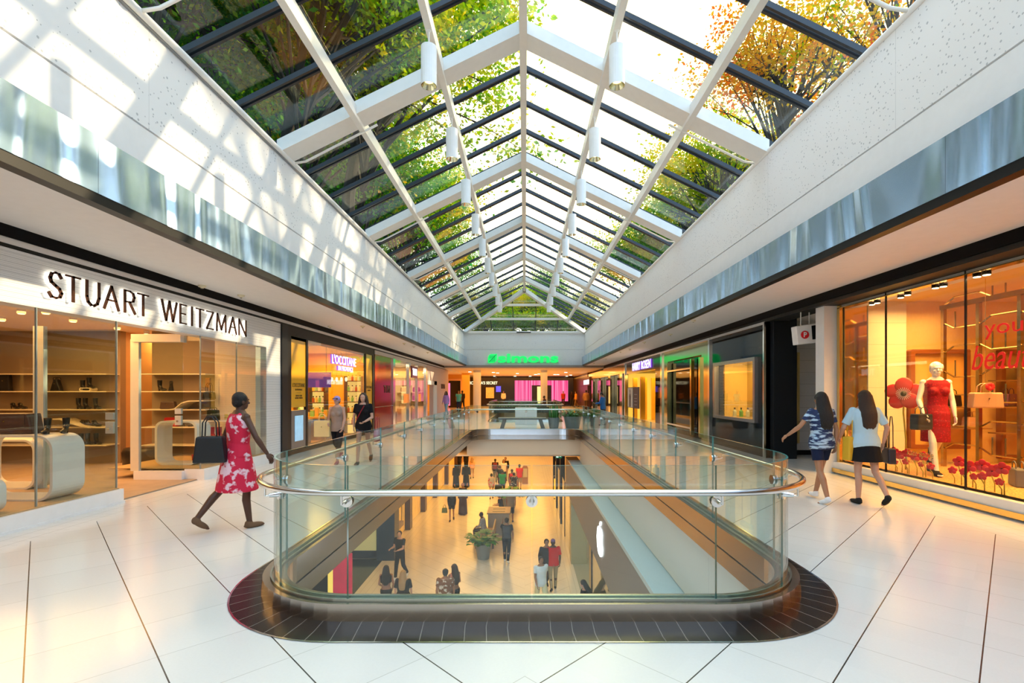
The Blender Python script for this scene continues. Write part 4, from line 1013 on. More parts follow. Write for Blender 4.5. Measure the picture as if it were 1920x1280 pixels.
    if kt != 'none':
        b = B(); z0 = {'crop': 1.2, 'dress': .93, 'abaya': .93, 'gown': .93}.get(kt, .88)
        zs = 1.45
        i_ = .018 if kt in ('tank', 'dress', 'gown') else .028
        b.loft(torso(i_, z0 if z0 > .9 else .84, zs, sh=.86 if kt in ('tank', 'dress') else 1.0), 22, M=Ml)
        if fem:
            for sx in (-1, 1): b.ell(Ml @ Vector((sx*.07, .085, 1.285)), (.066, .06, .066), 10, 8)
        fr = {'tee': .62, 'crop': .0, 'tank': 0, 'dress': 0, 'gown': 0, 'long': 1, 'abaya': 1, 'blouse': .8}[kt]
        for (sh, el, wr, fo, sx) in AR:
            sh, el, wr = Ml @ sh, Ml @ el, Ml @ wr
            if fr: b.ell(sh, .066*g, 10, 8).cone(sh, sh+(el-sh)*min(1, fr+(.3 if fr < 1 else 0)*0), .062*g, (.064 if kt == 'blouse' else .055)*g)
            else:
                b.tube([Ml @ Vector((sx*.07, .09, 1.33)), Ml @ Vector((sx*.085, .035, 1.445)), Ml @ Vector((sx*.09, -.05, 1.45)), Ml @ Vector((sx*.075, -.10, 1.36))], .022, 8)
            if fr == 1: b.ell(el, .052*g, 8, 6).cone(el, wr, .052*g, .036*g if kt != 'abaya' else .07)
        if kt in ('dress', 'abaya', 'gown'):
            zb = {'dress': .50, 'abaya': .05, 'gown': .52}[kt]
            w0 = {'dress': .27, 'abaya': .25, 'gown': .185}[kt]
            cy = 0 if kt != 'dress' else -.01
            hz = lambda q: q+dz
            b.loft([(0, cy, hz(1.09), .14, .11), (0, cy, hz(.95), .185, .145), (0, cy, hz(.8), .18+(w0-.18)*.4, .15+(w0-.18)*.4), (0, cy, hz(zb+.02), w0, w0*.86), (0, cy, hz(zb), w0*.99, w0*.85)], 24)
        b.build({'dress': 'dress', 'abaya': 'robe', 'gown': 'dress'}.get(kt, 'top'), mt, t, smooth=True, vox=vox, sm=3)
    kb, mb = bottom
    if kb != 'none':
        b = B(); i2 = .012 if kb == 'leggings' else .022
        b.loft([r for r in torso(.012, .84, 1.0)], 20, M=Ml); b.ell(Ml @ Vector((0, -.045, .90)), (.140, .090, .095), 12, 8)
        for (hp, kn, an, fd, pt) in J:
            if kb == 'shorts': e = hp+(kn-hp)*.62; b.cone(hp, e, .098*g, .090*g).ell(hp, .096*g, 10, 8)
            elif kb == 'hotpants': e = hp+(kn-hp)*.32; b.cone(hp, e, .098*g, .096*g).ell(hp, .096*g, 10, 8)
            elif kb in ('bermuda', 'capri'):
                b.cone(hp, kn, .096*g, .078*g).ell(hp, .096*g, 10, 8)
                if kb == 'capri': b.ell(kn, .068, 8, 6).cone(kn, kn+(an-kn)*.45, .068, .062)
            elif kb in ('pants', 'leggings'):
                q = i2-.010; e = kn+(an-kn)*.97
                b.cone(hp, kn, .088*g+q, .060*g+q).ell(hp, .09*g+q, 10, 8).ell(kn, .060*g+q, 8, 6).cone(kn, e, .060*g+q, .040*g+q*1.1)
        if kb == 'skirt':
            b.loft([(0, 0, 1.0+dz, .16, .12), (0, 0, .88+dz, .20, .16), (0, 0, .66+dz, .235, .20)], 22)
        b.build({'shorts': 'shorts', 'hotpants': 'shorts', 'skirt': 'skirt', 'bermuda': 'shorts'}.get(kb, 'trousers'), mb, t, smooth=True, vox=vox, sm=2)
    if shoes:
        for (hp, kn, an, fd, pt) in J:
            rt = fd.to_track_quat('Y', 'Z').to_matrix()
            b = B().ell(an+fd*.05+Vector((0, 0, -.045)), (.047, .125, .036), 12, 8, rt).ell(an+Vector((0, -.01, -.02)), (.045, .052, .05), 10, 6, rt)
            b.build('shoe', CL(shoes, 'shoe') if isinstance(shoes, tuple) else shoes, t, smooth=True, vox=.010, sm=1)
    kh, ch = hair
    hm = P(ch, .55, name='hair', nscale=14, namt=.5, stretch=(14, 14, 1), bump=.6, bscale=14) if isinstance(ch, tuple) else ch
    b = B()
    if kh == 'cap':
        b.ell(Mh @ Vector((0, -.004, 1.655)), (.083, .098, .080), 14, 10, rh).ell(Mh @ Vector((0, .11, 1.655)), (.06, .06, .010), 12, 6, rh)
        hb = B().ell(Mh @ Vector((0, -.03, 1.61)), (.082, .082, .08), 12, 8, rh).build('hair', P(HBR, .6, name='hair', bump=.6, bscale=14), t, smooth=True, vox=.009)
    elif kh == 'hijab':
        b.ell(Mh @ Vector((0, -.015, 1.62)), (.098, .105, .115), 14, 10, rh).loft([(0, -.03, 1.62, .09, .09), (0, -.02, 1.5, .11, .11), (0, -.01, 1.38, .18, .14), (0, -.01, 1.25, .19, .15)], 14, M=Ml)
    elif kh != 'bald':
        k_ = 1.0 if kh != 'short' else .965
        b.ell(Mh @ Vector((0, -.022, 1.648)), (.083*k_, .092*k_, .088*k_), 14, 10, rh).ell(Mh @ Vector((0, -.040, 1.60)), (.078*k_, .068*k_, .075*k_), 12, 8, rh)
        for sx in (-1, 1): b.ell(Mh @ Vector((sx*.068, .0, 1.645)), (.018, .045, .05), 8, 6, rh)
        if kh in ('long', 'verylong'):
            ze = 1.30 if kh == 'long' else 1.16
            b.loft([(0, -.05, 1.66, .07, .06), (0, -.085, 1.5, .098, .055), (0, -.13, 1.38, .112, .045), (0, -.15, ze+.08, .10, .036), (0, -.15, ze, .055, .02)], 14, M=Mh)
            for sx in (-1, 0, 1):
                b.loft([(sx*.045, -.035-(.02 if sx == 0 else 0), 1.66, .05, .05), (sx*.062, -.06, 1.52, .055, .048), (sx*.072, -.09, 1.42, .055, .038), (sx*.07, -.115, 1.33, .052, .035), (sx*.05, -.12, ze+.02, .045, .028), (sx*.03, -.12, ze-.03, .015, .012)], 10, M=Mh)
            if kh == 'long':
                for sx in (-1, 1): b.loft([(sx*.075, .01, 1.64, .02, .04), (sx*.088, .015, 1.55, .026, .04), (sx*.10, .02, 1.44, .03, .04), (sx*.11, .03, 1.36, .012, .02)], 8, M=Mh)
        if kh == 'bob': b.ell(Mh @ Vector((0, -.035, 1.60)), (.100, .092, .10), 12, 8, rh)
    if kh != 'bald': b.build('hair' if kh not in ('cap', 'hijab') else kh.replace('cap', 'baseball_cap').replace('hijab', 'headscarf'), hm, t, smooth=True, vox=min(vox, .009), sm=2)
    return t
# ================================================================= UPPER-LEVEL PEOPLE
REDFL = pat((.62, .008, .045), (.85, .55, .60), 9, .56, 'red_floral')
pr = person('woman in red and pale pink floral dress striding past the shoe shop', -3.36, 5.70, 0, -34, 1.60, DARKSK, ('bob2' if 0 else 'short', HB), ('dress', REDFL), ('none', None), (.16, .09, .05),
            legs=((-20, 22), (8, 3)), arms=((-12, 12, 18, 5), (16, 26, 14, -14)), fem=True, vox=.008, lean=3, wide=1.08)
bagm = P((.006, .007, .010), .5, name='black_nylon')
hb = handbag((-3.55, 5.50, .80), R(12), .34, .30, .13, bagm, 'slouchy black shoulder bag worn by the woman in the red floral dress', handle=.22, taper=.78, clasp=False)
TIE = pat((.015, .03, .10), (.45, .60, .75), 7, .52, 'tie_dye', stretch=(.6, 1, 3))
person('young woman in blue tie-dye tee and navy shorts beside the shop window', 4.33, 7.1, 0, 8, 1.60, (.42, .20, .11), ('verylong', HB), ('tee', TIE), ('shorts', CL((.012, .018, .05), 'navy')), (.8, .8, .82),
       legs=((-10, 12), (18, 4)), arms=((12, 36, 35, -25), (-8, 12, 10, 4)), fem=True, vox=.008, wide=1.05)
handbag((4.72, 7.0, .62), R(20), .30, .34, .12, P((.75, .42, .02), .7, name='mustard_canvas'), 'mustard yellow tote bag carried by the tie-dye girl', handle=.32, taper=.9)
person('young woman in pale blue tee and black skirt before the glowing window', 4.86, 6.95, 0, -4, 1.62, FAIRSK, ('verylong', HBR), ('blouse', CL((.48, .66, .78), 'pale_blue')), ('skirt', CL((.01, .01, .012), 'black')), (.02, .02, .02),
       legs=((2, 3), (-12, 30)), arms=((10, 24, 35, 8), (-10, 26, 25, 5)), fem=True, vox=.008, wide=1.08)
handbag((5.2, 6.95, .58), R(75), .26, .22, .10, P((.03, .02, .025), .5, name='dark_bag'), 'small dark shoulder bag at the hip of the pale blue tee girl', handle=.45)
person('woman in taupe vest and black capris with purple sun visor, carrying bag', -4.22, 10.95, 0, 178, 1.53, FAIRSK, ('cap', P((.35, .28, .62), .7, name='lilac_visor')), ('tank', CL((.33, .235, .19), 'taupe')), ('capri', CL((.008, .008, .012), 'black')), (.35, .10, .14),
       legs=((16, 3), (-16, 35)), arms=((15, 12, 20, 0), (-5, 16, 65, 20)), fem=True, vox=.008, eyes=True)
g = T('sunglasses', 'dark wraparound sunglasses on the woman in the taupe vest', 'sunglasses', (-4.22, 10.85, 1.44), R(178), local=True)
B().box(-.06, .06, .0, .02, -.016, .016).build('lenses', LEATHER, g, bev=.006)
g.location = (-4.22, 10.83, 1.445)
handbag((-4.52, 10.86, .60), R(5), .34, .36, .12, P((.80, .58, .25), .7, name='kraft_paper'), 'large kraft paper shopping bag held by the woman in the taupe vest', handle=.14, taper=1.0)
person('woman with long dark hair in black tee and denim shorts approaching', -3.60, 10.85, 0, 184, 1.60, FAIRSK, ('long', HBR), ('tee', CL((.008, .008, .010), 'black')), ('hotpants', CL((.05, .06, .09), 'denim')), (.03, .03, .03),
       legs=((-16, 25), (16, 4)), arms=((10, 12, 55, 32), (-12, 16, 18, 0)), fem=True, vox=.008, eyes=True)
tag(B().tube([(-3.52, 10.66, 1.30), (-3.60, 10.64, 1.15), (-3.70, 10.68, .98)], .012, 6).build('crossbody_strap', CL((.25, .02, .03), 'dark_red')), 'dark red crossbody strap over the black tee of the dark haired woman', 'strap')
# far upper level
UPP = [
 ('person in lilac hoodie and pale jeans at the far left wall', 836.5, 737, 775, 150, 1.66, MIDSK, ('long', HBR), ('long', (.48, .26, .62)), ('pants', (.25, .38, .52)), True),
 ('person in turquoise tee beside the dark doorway', 860, 736, 766, 190, 1.72, MIDSK, ('short', HB), ('tee', (.10, .50, .58)), ('pants', (.02, .04, .12)), False),
 ('person in dark clothes behind the turquoise tee wearer', 867, 737, 763, 30, 1.74, DARKSK, ('short', HB), ('long', (.02, .012, .012)), ('pants', (.02, .02, .02)), False),
 ('person in brown jacket walking past the white column', 894, 735, 758, 200, 1.72, DARKSK, ('short', HB), ('long', (.20, .09, .03)), ('pants', (.01, .01, .012)), False),
 ('person in white shirt in front of the dark lingerie shop', 944, 733.5, 752, 180, 1.72, MIDSK, ('short', HB), ('long', (.75, .70, .66)), ('pants', (.03, .03, .04)), False),
 ('person in red shirt in front of the pink curtain', 1056, 735, 753, 180, 1.70, MIDSK, ('short', HB), ('tee', (.45, .03, .02)), ('pants', (.05, .02, .03)), False),
 ('person in orange shirt on the right near the dark wall', 1080, 735, 760, 100, 1.68, MIDSK, ('short', HB), ('tee', (.70, .28, .04)), ('pants', (.2, .12, .06)), False),
 ('person in tan shirt leaning by the mirrored post', 1099, 733, 763, -20, 1.78, MIDSK, ('short', HB), ('long', (.42, .22, .10)), ('pants', (.10, .06, .04)), False),
 ('person in dark top behind the orange shirt', 1072, 736, 756, 190, 1.66, DARKSK, ('long', HB), ('long', (.03, .015, .012)), ('pants', (.02, .02, .02)), True),
]
for (lab, u, vt, vb, fa, H, sk, hr, tp, bt, fem) in UPP:
    Y = min(53.5, H*FP/(vb-vt)); Y = min(Y, EYE*FP/(vb-VY) if vb > VY+2 else Y); Y = min(Y, 5.35*FP/abs(u-UX));
    person(lab, (u-UX)*Y/FP, Y, 0, fa, H, sk, hr, (tp[0], CL(tp[1])), (bt[0], CL(bt[1])), fem=fem, vox=.018, stride=14)
person('seated person in maroon top before the right white column', 1.6, 38.2, -.02, 80, 1.66, DARKSK, ('short', HB), ('long', CL((.12, .02, .015))), ('pants', CL((.03, .02, .02))), legs=((84, 86), (78, 84)), arms=((22, 10, 50, 15), (22, 10, 50, 15)), vox=.018, lean=8)
tag(B().box(1.3, 1.9, 37.6, 38.8, .0, .44).build('bench_block', CHAR), 'low dark bench block under the seated person in maroon', 'bench')
handbag((-3.28, 10.82, .50), R(80), .22, .24, .09, P((.35, .01, .03), .45, name='crimson_leather'), 'small crimson bag at the hip of the dark haired woman in black tee', handle=.3)
man = person('man in blue denim shirt standing and looking at his phone', 3.72, 23.2, 0, 62, 1.60, MIDSK, ('short', HB), ('long', CL((.03, .14, .42), 'denim')), ('pants', CL((.02, .03, .06), 'navy')), (.02, .02, .02),
       legs=((3, 3), (-3, 3)), arms=((18, 8, 72, 12), (18, 8, 78, 12)), nod=22, vox=.010)
a = R(62); ph = Vector((3.72, 23.2, .98)) + Vector((-math.sin(a), math.cos(a), 0))*.36
tag(B().box(ph.x-.045, ph.x+.045, ph.y-.04, ph.y+.04, ph.z+.03, ph.z+.042).build('smartphone', BLACK), 'smartphone in the hands of the man in the blue shirt', 'phone')
person('cashier with long dark hair in black behind the cream cash desk', -8.4, 13.5, .02, 190, 1.62, FAIRSK, ('long', HB), ('long', CL((.008, .008, .01), 'black')), ('pants', CL((.01, .01, .012), 'black')),
       arms=((15, 6, 70, 10), (15, 6, 70, 10)), fem=True, vox=.012, stride=0)
# mannequin
MW = P((.86, .82, .76), .3, name='white_mannequin')
LACE = pat((.55, .004, .02), (.30, .0, .012), 34, .30, 'red_lace', 'spot')
mn = person('white mannequin in sleeveless red lace dress holding a black bag', 6.88, 8.15, .225, 165, 1.90, MW, ('short', P((.86, .80, .72), .35, name='moulded_hair')), ('gown', LACE), ('none', None), (.015, .012, .012),
            legs=((-14, 20), (16, 4)), arms=((8, 8, 10, 0), (10, 16, 25, 0)), fem=True, vox=.008, name='mannequin', look=-10)
handbag((6.52, 8.0, .98), R(15), .34, .26, .14, P((.02, .025, .04), .35, name='navy_leather'), 'structured black handbag hanging from the mannequin hand', handle=.11, taper=.96)
# ================================================================= RIGHT SHOPS
def Yr(u, X=5.85): return X*FP/(u-UX)
# ---- window with mannequin
XK = 6.2
struct('wall_right', B().box(5.92, 6.45, 9.62, 9.9, 0, 3.43), SMO)
struct('trim_30', B().box(6.15, 6.5, -2, 9.62, 3.31, 3.43).box(6.2, 6.5, -2, 9.62, 3.24, 3.31), P((.80, .78, .76), .4, name='white_head_trim'))
struct('trim_31', B().box(6.10, 6.4, -2, 9.62, .105, .225).box(6.13, 6.4, -2, 9.62, 0, .03), PL)
struct('trim_32', B().box(6.07, 6.35, -2, 9.62, .03, .105), BRASS)
struct('trim_33', B().box(6.16, 6.22, 9.52, 9.6, .225, 3.31).box(6.16, 6.30, -2, 9.6, 3.235, 3.25), BRASS)
GRAV = pat((.70, .38, .10), (.30, .14, .03), 45, .5, 'gold_pebble', rough=.5)
struct('floor', B().box(6.22, 12, -2, 9.5, .1, .225), GRAV)
struct('ceiling', B().box(6.22, 13, -2, 9.6, 3.36, 3.42), P((.80, .55, .22), .5, name='amber_shop_ceiling'))
GOLDW = P((.82, .60, .24), .32, .35, name='gold_wallpaper', nscale=60, namt=.12, stretch=(1, 1, .2), bump=.1)
struct('wall_front', B().box(7.42, 13, 9.5, 9.62, .1, 3.4), GOLDW)
struct('wall_front', B().box(6.68, 7.42, 9.46, 9.62, .1, 3.4), lines_mat('cream_tile', (.82, .72, .52), (.55, .42, .25), 2, .42, .006))
struct('wall_front', B().box(6.24, 6.68, 9.48, 9.62, .1, 3.4), P((.85, .62, .28), .06, 1., name='amber_mirror'))
struct('wall_right', B().box(11.6, 11.8, -2, 9.5, .1, 3.4), GOLDW)
w = T('shop_window', 'large amber shop window with mannequin and red poppies, framed in brass', 'window', (6.2, 6, .22))
for y0, y1 in ((2.0, 6.83), (6.85, 8.34), (8.36, 9.56)): B().box(6.195, 6.207, y0, y1, .225, 3.31).build('glass_pane', glass('amber_window_glass', (.97, .96, .92), .02, edge=.40), w)
for y in (6.84, 8.35): B().box(6.185, 6.215, y-.006, y+.006, .225, 3.31).build('glass_joint', CHAR, w)
RED = P((.75, .01, .008), .4, name='red_vinyl', emit=(.8, .01, .005), es=.25)
def Yk(u): return XK*FP/(u-UX)
w2 = T('window_lettering', "red serif words starting you're beautiful applied on the amber window", 'lettering', (6.18, 6.2, 2.0))
def kz(v, Y): return EYE-(v-VY)*Y/FP
def fitk(s, u0, u1, v0, v1, **k):
    y0, y1 = Yk(u0), Yk(u1); ym = (y0+y1)/2; um = UX+XK*FP/ym
    z0, z1 = kz(v1, ym), kz(v0, ym)
    return fit(s, (6.185, ym, (z0+z1)/2), '-x', y0-y1, z1-z0, RED, 'red_word', w2, ext=.002, **k)
fitk("you're", 1848, 1985, 590, 630)
fitk("beautiful", 1824, 2010, 640, 690, shear=.3)
w3 = T('window_lettering', 'small gold kate spade lettering low on the amber window', 'lettering', (6.18, 7.6, .6))
y0, y1 = Yk(1703), Yk(1752)
fit('kate spade', (6.185, (y0+y1)/2, .62), '-x', y0-y1, .13, BRASS, 'gold_words', w3, ext=.002)
fit('NEW YORK', (6.185, (y0+y1)/2, .50), '-x', .35, .045, BRASS, 'gold_words', w3, ext=.002)
# brass lattice screen of elongated hexagons
LBR = P((.36, .25, .11), .22, 1., name='antique_brass')
lat = T('brass_lattice_screen', 'tall polished brass lattice screen of angular cells behind the mannequin', 'screen', (7.75, 6.5, .225))
XS = 7.75
for i, y in enumerate((9.0, 8.3, 7.6, 6.9, 6.2, 5.5)):
    B().box(XS-.03, XS+.03, y-.03, y+.03, .225, 3.2).build('post', LBR, lat)
b = B()
for r in range(7):
    z = .55+.44*r
    for i in range(5):
        ya = 9.0-.7*i; o_ = .12 if (r+i) % 2 else 0
        pts = [(XS, ya, z+o_), (XS, ya-.22, z+.12-o_), (XS, ya-.48, z+.12-o_), (XS, ya-.7, z+(.12 if (r+i+1) % 2 else 0))]
        b.tube(pts, .014, 6)
        if (r+i) % 2: b.tube([(XS, ya-.24, z), (XS, ya-.24, z+.3)], .012, 6).tube([(XS, ya-.46, z), (XS, ya-.46, z+.3)], .012, 6)
b.build('lattice_bars', LBR, lat)
B().box(XS-.035, XS+.035, 5.4, 9.05, 3.12, 3.2).build('top_rail', LBR, lat)
# framed doorway picture, shelves, racks behind
t = T('framed_niche', 'dark wood framed lit niche on the gold wall behind the mannequin head', 'frame', (8.2, 9.45, 1.3))
ringprism(B(), rrect(7.45, 8.6, .5, 2.42, .03), rrect(7.53, 8.52, .58, 2.34, .02), 9.38, 9.5).build('frame_moulding', P((.28, .08, .02), .4, name='reddish_wood'), t)
B().box(7.53, 8.52, 9.44, 9.5, .58, 2.34).build('back_panel', P((.75, .42, .10), .5, name='lit_niche', nscale=3, namt=.3), t)
t = T('framed_niche', 'second dark wood framed niche farther right on the gold wall', 'frame', (9.9, 9.45, 1.3))
ringprism(B(), rrect(9.2, 10.7, .3, 2.42, .03), rrect(9.28, 10.62, .38, 2.34, .02), 9.38, 9.5).build('frame_moulding', P((.28, .08, .02), .4, name='reddish_wood'), t)
B().box(9.28, 10.62, 9.44, 9.5, .38, 2.34).build('back_panel', P((.60, .36, .12), .5, name='lit_niche_2', nscale=3, namt=.3), t)
for i, (x, z) in enumerate(((8.2, .9), (8.2, 1.3), (9.4, .8), (9.4, 1.3), (9.4, 1.8))):
    tag(B().box(x-.45, x+.55, 9.1, 9.4, z, z+.025).build('wall_shelf', P((.25, .12, .04), .3, name='dark_shelf')), f'dark shelf of bags on the gold wall, {ORD[i]} one', 'shelf', 'shelves in the amber shop')
for i, (x, y, z, m, h, nm) in enumerate(((8.1, 9.25, 1.325, LEATHER, .22, 'black bag on the upper shelf behind the mannequin'), (8.5, 9.25, .925, TANL, .2, 'tan bag on the lower shelf behind the mannequin'), (9.2, 9.25, 1.325, P((.10, .02, .06), .4, name='plum_leather'), .24, 'plum handbag on the middle shelf'),
        (9.7, 9.25, .825, LEATHER, .24, 'black handbag low on the right shelf'), (9.5, 9.25, 1.825, P((.12, .07, .03), .4, name='olive_leather'), .3, 'large dark olive bag with red stripe on the top shelf'), (7.15, 8.55, .226, LEATHER, .3, 'black bucket bag standing on the gold pebbles behind the mannequin'),
        (7.2, 7.1, .226, P((.14, .13, .13), .5, name='grey_leather'), .26, 'grey bag standing on the gold pebbles by the lattice'))):
    handbag((x, y, z), R(10*i), .34, h, .14, m, nm, handle=.1, flap=i % 2 == 0)
t = handbag((7.15, 7.55, 1.35), R(-12), .42, .24, .15, TANL, 'tan handbag with red flower hung in front of the brass lattice', handle=.14, taper=.9)
b = B()
for k in range(9):
    a = k*.7; b.ell((.0+.035*math.cos(a), -.1, .33+.035*math.sin(a)), (.03, .02, .03), 8, 6)
b.build('flower_charm', P((.6, .01, .02), .6, name='red_petal'), t)
B().tube([(0, 0, .38), (0, 0, 2.02)], .004, 5).build('hanging_wire', BRASS, t)
rk = T('clothes_rack', 'brass clothes rack at the right edge of the amber shop', 'rack', (8.9, 7.6, .225))
B().tube([(8.3, 7.6, .23), (8.3, 7.6, 1.75), (9.9, 7.6, 1.75), (9.9, 7.6, .23)], .018, 8).build('rail_frame', BRASS, rk)
for i in range(7):
    x = 8.45+.2*i; c = [(.42, .01, .02), (.5, .01, .015), (.30, .0, .02), (.01, .01, .02), (.02, .01, .02), (.01, .01, .015), (.015, .01, .03)][i]
    t = T('hanging_dress', f'{"red" if i < 3 else "dark"} dress on the brass clothes rack, {ORD[i]} from the left', 'dress', (x, 7.6, 1.7), 0, 'dresses on the brass rack')
    B().loft([(x, 7.6, .75, .05, .22), (x, 7.6, 1.2, .035, .15), (x, 7.6, 1.5, .04, .19), (x, 7.6, 1.6, .02, .04)], 12).build('dress_cloth', P(c, .7, name=f'dress_{i}'), t, smooth=True)
    B().tube([(x, 7.42, 1.56), (x, 7.6, 1.62), (x, 7.78, 1.56)], .006, 6).tube([(x, 7.6, 1.62), (x, 7.6, 1.74)], .004, 5).build('hanger', BRASS, t)
# spotlights in pairs
first = None
for i, (u, v) in enumerate(((1635, 571), (1645, 568), (1689, 558), (1702, 553), (1754, 540), (1769, 537), (1832, 519), (1850, 515))):
    Y = FP*(3.2-EYE)/(VY-v); x = (u-UX)*Y/FP
    lab = f'black ceiling spotlight inside the amber window, {ORD[i]} from the left'
    if first is None:
        first = T('ceiling_spotlight', lab, 'spotlight', (x, Y, 3.2), local=True, group='black spotlights inside the amber window')
        B().cone((0, 0, -.0), (0, 0, .12), .05, n=14).build('housing', BLACK, first)
        B().cone((0, 0, -.006), (0, 0, -.001), .042, n=14).build('lamp_lens', EM((1, .75, .4), 12, 'spot_lens_2'), first)
        B().box(-.09, .09, -.008, .008, .05, .07).box(-.008, .008, -.008, .008, .12, .17).build('bracket', BLACK, first)
    else: dup(first, (x, Y, 3.2), label=lab)
# poppies
PET = P((.62, .008, .012), .5, name='poppy_petal'); STEM = P((.55, .42, .05), .5, name='gold_green_stem'); PCEN = P((.02, .008, .01), .5, name='poppy_centre')
def poppy(loc, r, z, label, npet=5, nx=-.9, grp='small red paper poppies in the window', big=False):
    t = T('paper_poppy', label, 'flower', loc, 0, grp, local=True)
    n_ = Vector((-.75, -.66, .1)).normalized(); a = n_.cross(Vector((0, 0, 1))).normalized(); c = a.cross(n_)
    ce = Vector((0, 0, z)); b = B()
    for k in range(npet):
        th = 2*math.pi*k/npet+.3; d = a*math.cos(th)+c*math.sin(th); e = -a*math.sin(th)+c*math.cos(th)
        q = Matrix((e, d, n_)).transposed()
        b.ell(ce+d*r*.52+n_*.02*(k % 2), (r*.46, r*.5, r*.07), 14, 6, q)
    b.build('petals', PET, t, smooth=True)
    b = B().ell(ce+n_*r*.12, r*.16, 10, 8).build('flower_centre', PCEN, t, smooth=True)
    if big:
        q = B()
        for k in range(22):
            th = 2*math.pi*k/22; d = a*math.cos(th)+c*math.sin(th)
            q.tube([ce+n_*r*.1, ce+n_*r*.16+d*r*.38], .004, 5)
        q.build('stamens', P((.85, .7, .65), .5, name='pale_stamen'), t)
    B().tube([(.03, 0, 0), (.05, .02, z*.4), (-.01, .0, z*.75), tuple(ce-n_*.02)], .008 if not big else .014, 6).build('stem', STEM, t, smooth=True)
poppy((6.72, 8.62, .225), .29, 1.34, 'giant red paper poppy with white stamens on a golden stem', 5, grp='giant poppy', big=True)
words = ['leftmost'] + ORD[1:] + ['thirteenth', 'fourteenth', 'fifteenth', 'sixteenth', 'seventeenth']
for i, (u, v, r) in enumerate(((1676, 845, 13), (1688, 853, 14), (1701, 849, 14), (1679, 866, 8), (1698, 865, 10), (1716, 857, 15), (1732, 855, 15), (1727, 870, 9), (1745, 874, 11), (1799, 865, 17), (1786, 881, 12), (1807, 884, 12), (1820, 874, 18), (1842, 872, 19), (1861, 883, 20))):
    Y = 6.42*FP/(u-UX)+.0; poppy((6.42, Y, .225), r*.60*Y/FP, max(.12, kz(v, Y)-.225), f'small red paper poppy with black centre, {words[i]} along the window floor', 5)
for i, (u, v, r) in enumerate(((1879, 878, 20), (1842, 892, 13), (1826, 893, 11), (1874, 903, 12))):
    Y = 6.36*FP/(u-UX); poppy((6.36, Y, .225), r*.60*Y/FP, max(.1, kz(v, Y)-.225), f'small red paper poppy near the right edge of the photo, {ORD[i]} one', 5)
# ---- recess between the window and the black wall, column
DCOL = P((.010, .012, .016), .45, spec=.25, name='near_black_column')
struct('wall_right', B().box(5.95, 6.5, 11.62, 11.8, 0, 3.43), DCOL)
struct('wall_front', B().box(6.5, 9, 12.4, 12.5, .12, 3.43), lines_mat('grey_wall_tile', (.66, .65, .66), (.35, .35, .36), 2, .30, .006, .35))
struct('wall_right', B().box(8.5, 8.6, 9.9, 12.4, 0, 3.43), WHITE)
struct('baseboard_front', B().box(6.5, 8.5, 12.37, 12.4, 0, .12), BLACK)
ps = T('parking_sign', 'white hanging box sign with white P in a red circle', 'sign', (5.95, 10.6, 3.43))
ys_ = 10.4; B().prism([(5.78, 2.60), (6.23, 2.65), (6.20, 3.06), (5.74, 2.99)], ys_-.10, ys_+.10, 'y').build('sign_box', P((.86, .86, .87), .3, name='white_sign_box'), ps, bev=.015)
B().prism([(6.09, 2.71), (6.19, 2.72), (6.19, 3.02), (6.07, 3.00)], ys_-.11, ys_-.10, 'y').build('black_side', BLACK, ps)
B().cone((5.93, ys_-.112, 2.81), (5.93, ys_-.10, 2.81), .085, n=28).build('red_disc', P((.65, .01, .02), .4, name='sign_red'), ps)
fit('P', (5.93, ys_-.118, 2.81), '-y', .065, .11, P((.9, .9, .9), .4, name='sign_white_print'), parent=ps, ext=.002, bold=.03)
B().tube([(5.90, ys_, 3.0), (5.90, ys_, 3.53)], .012, 8).tube([(6.08, ys_, 3.02), (6.08, ys_, 3.53)], .012, 8).build('hanging_rod', WHITE, ps)
# ---- black glass front with a framed opening
BG = P((.004, .005, .007), .04, name='black_glass', spec=.35)
XB = 5.85
struct('wall_right', B().box(XB, 6.1, 11.8, 12.25, 0, 3.3).box(XB, 6.1, 14.85, 15.35, 0, 3.3).box(XB, 6.1, 12.25, 14.85, 2.45, 3.3).box(XB, 6.1, 12.25, 14.85, 0, .86), BG)
struct('trim_34', B().box(5.80, 5.95, 11.8, 11.86, 0, 3.3).box(5.80, 5.95, 15.30, 15.42, 0, 3.3).box(5.82, 6.0, 11.8, 36, 3.24, 3.31), CHROME)
t = T('framed_display_window', 'silver framed square window with blinds in the black glass wall', 'window', (5.8, 13.5, .9))
for b_ in (B().box(5.76, 5.90, 12.2, 12.3, .82, 2.48), B().box(5.76, 5.90, 14.8, 14.9, .82, 2.48), B().box(5.76, 5.90, 12.3, 14.8, 2.38, 2.48), B().box(5.76, 5.90, 12.3, 14.8, .82, .90)):
    b_.build('frame_side', P((.45, .43, .45), .2, .8, name='silver_frame'), t)
b = B()
for k in range(34): b.box(5.93, 5.96, 12.3, 12.62, .92+.043*k, .937+.043*k)
for k in range(34): b.box(5.93, 5.96, 14.5, 14.8, .92+.043*k, .937+.043*k)
b.build('blinds', P((.55, .45, .22), .4, name='olive_blind'), t)
B().box(5.90, 5.91, 12.3, 14.8, .9, 2.38).build('glass_pane', glass('dark_display_glass', (.85, .83, .7), .08), t)
B().box(6.9, 6.95, 12.3, 15.2, .3, 2.6).build('back_wall', P((.60, .48, .20), .5, name='olive_gold_wall', nscale=30, namt=.2, stretch=(1, 1, 6)), t)
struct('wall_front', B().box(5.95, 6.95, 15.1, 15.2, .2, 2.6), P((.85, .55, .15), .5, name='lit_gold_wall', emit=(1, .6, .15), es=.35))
struct('floor', B().box(6.0, 6.95, 12.2, 15.2, .84, .86), P((.5, .35, .15), .4, name='display_shelf_floor'))
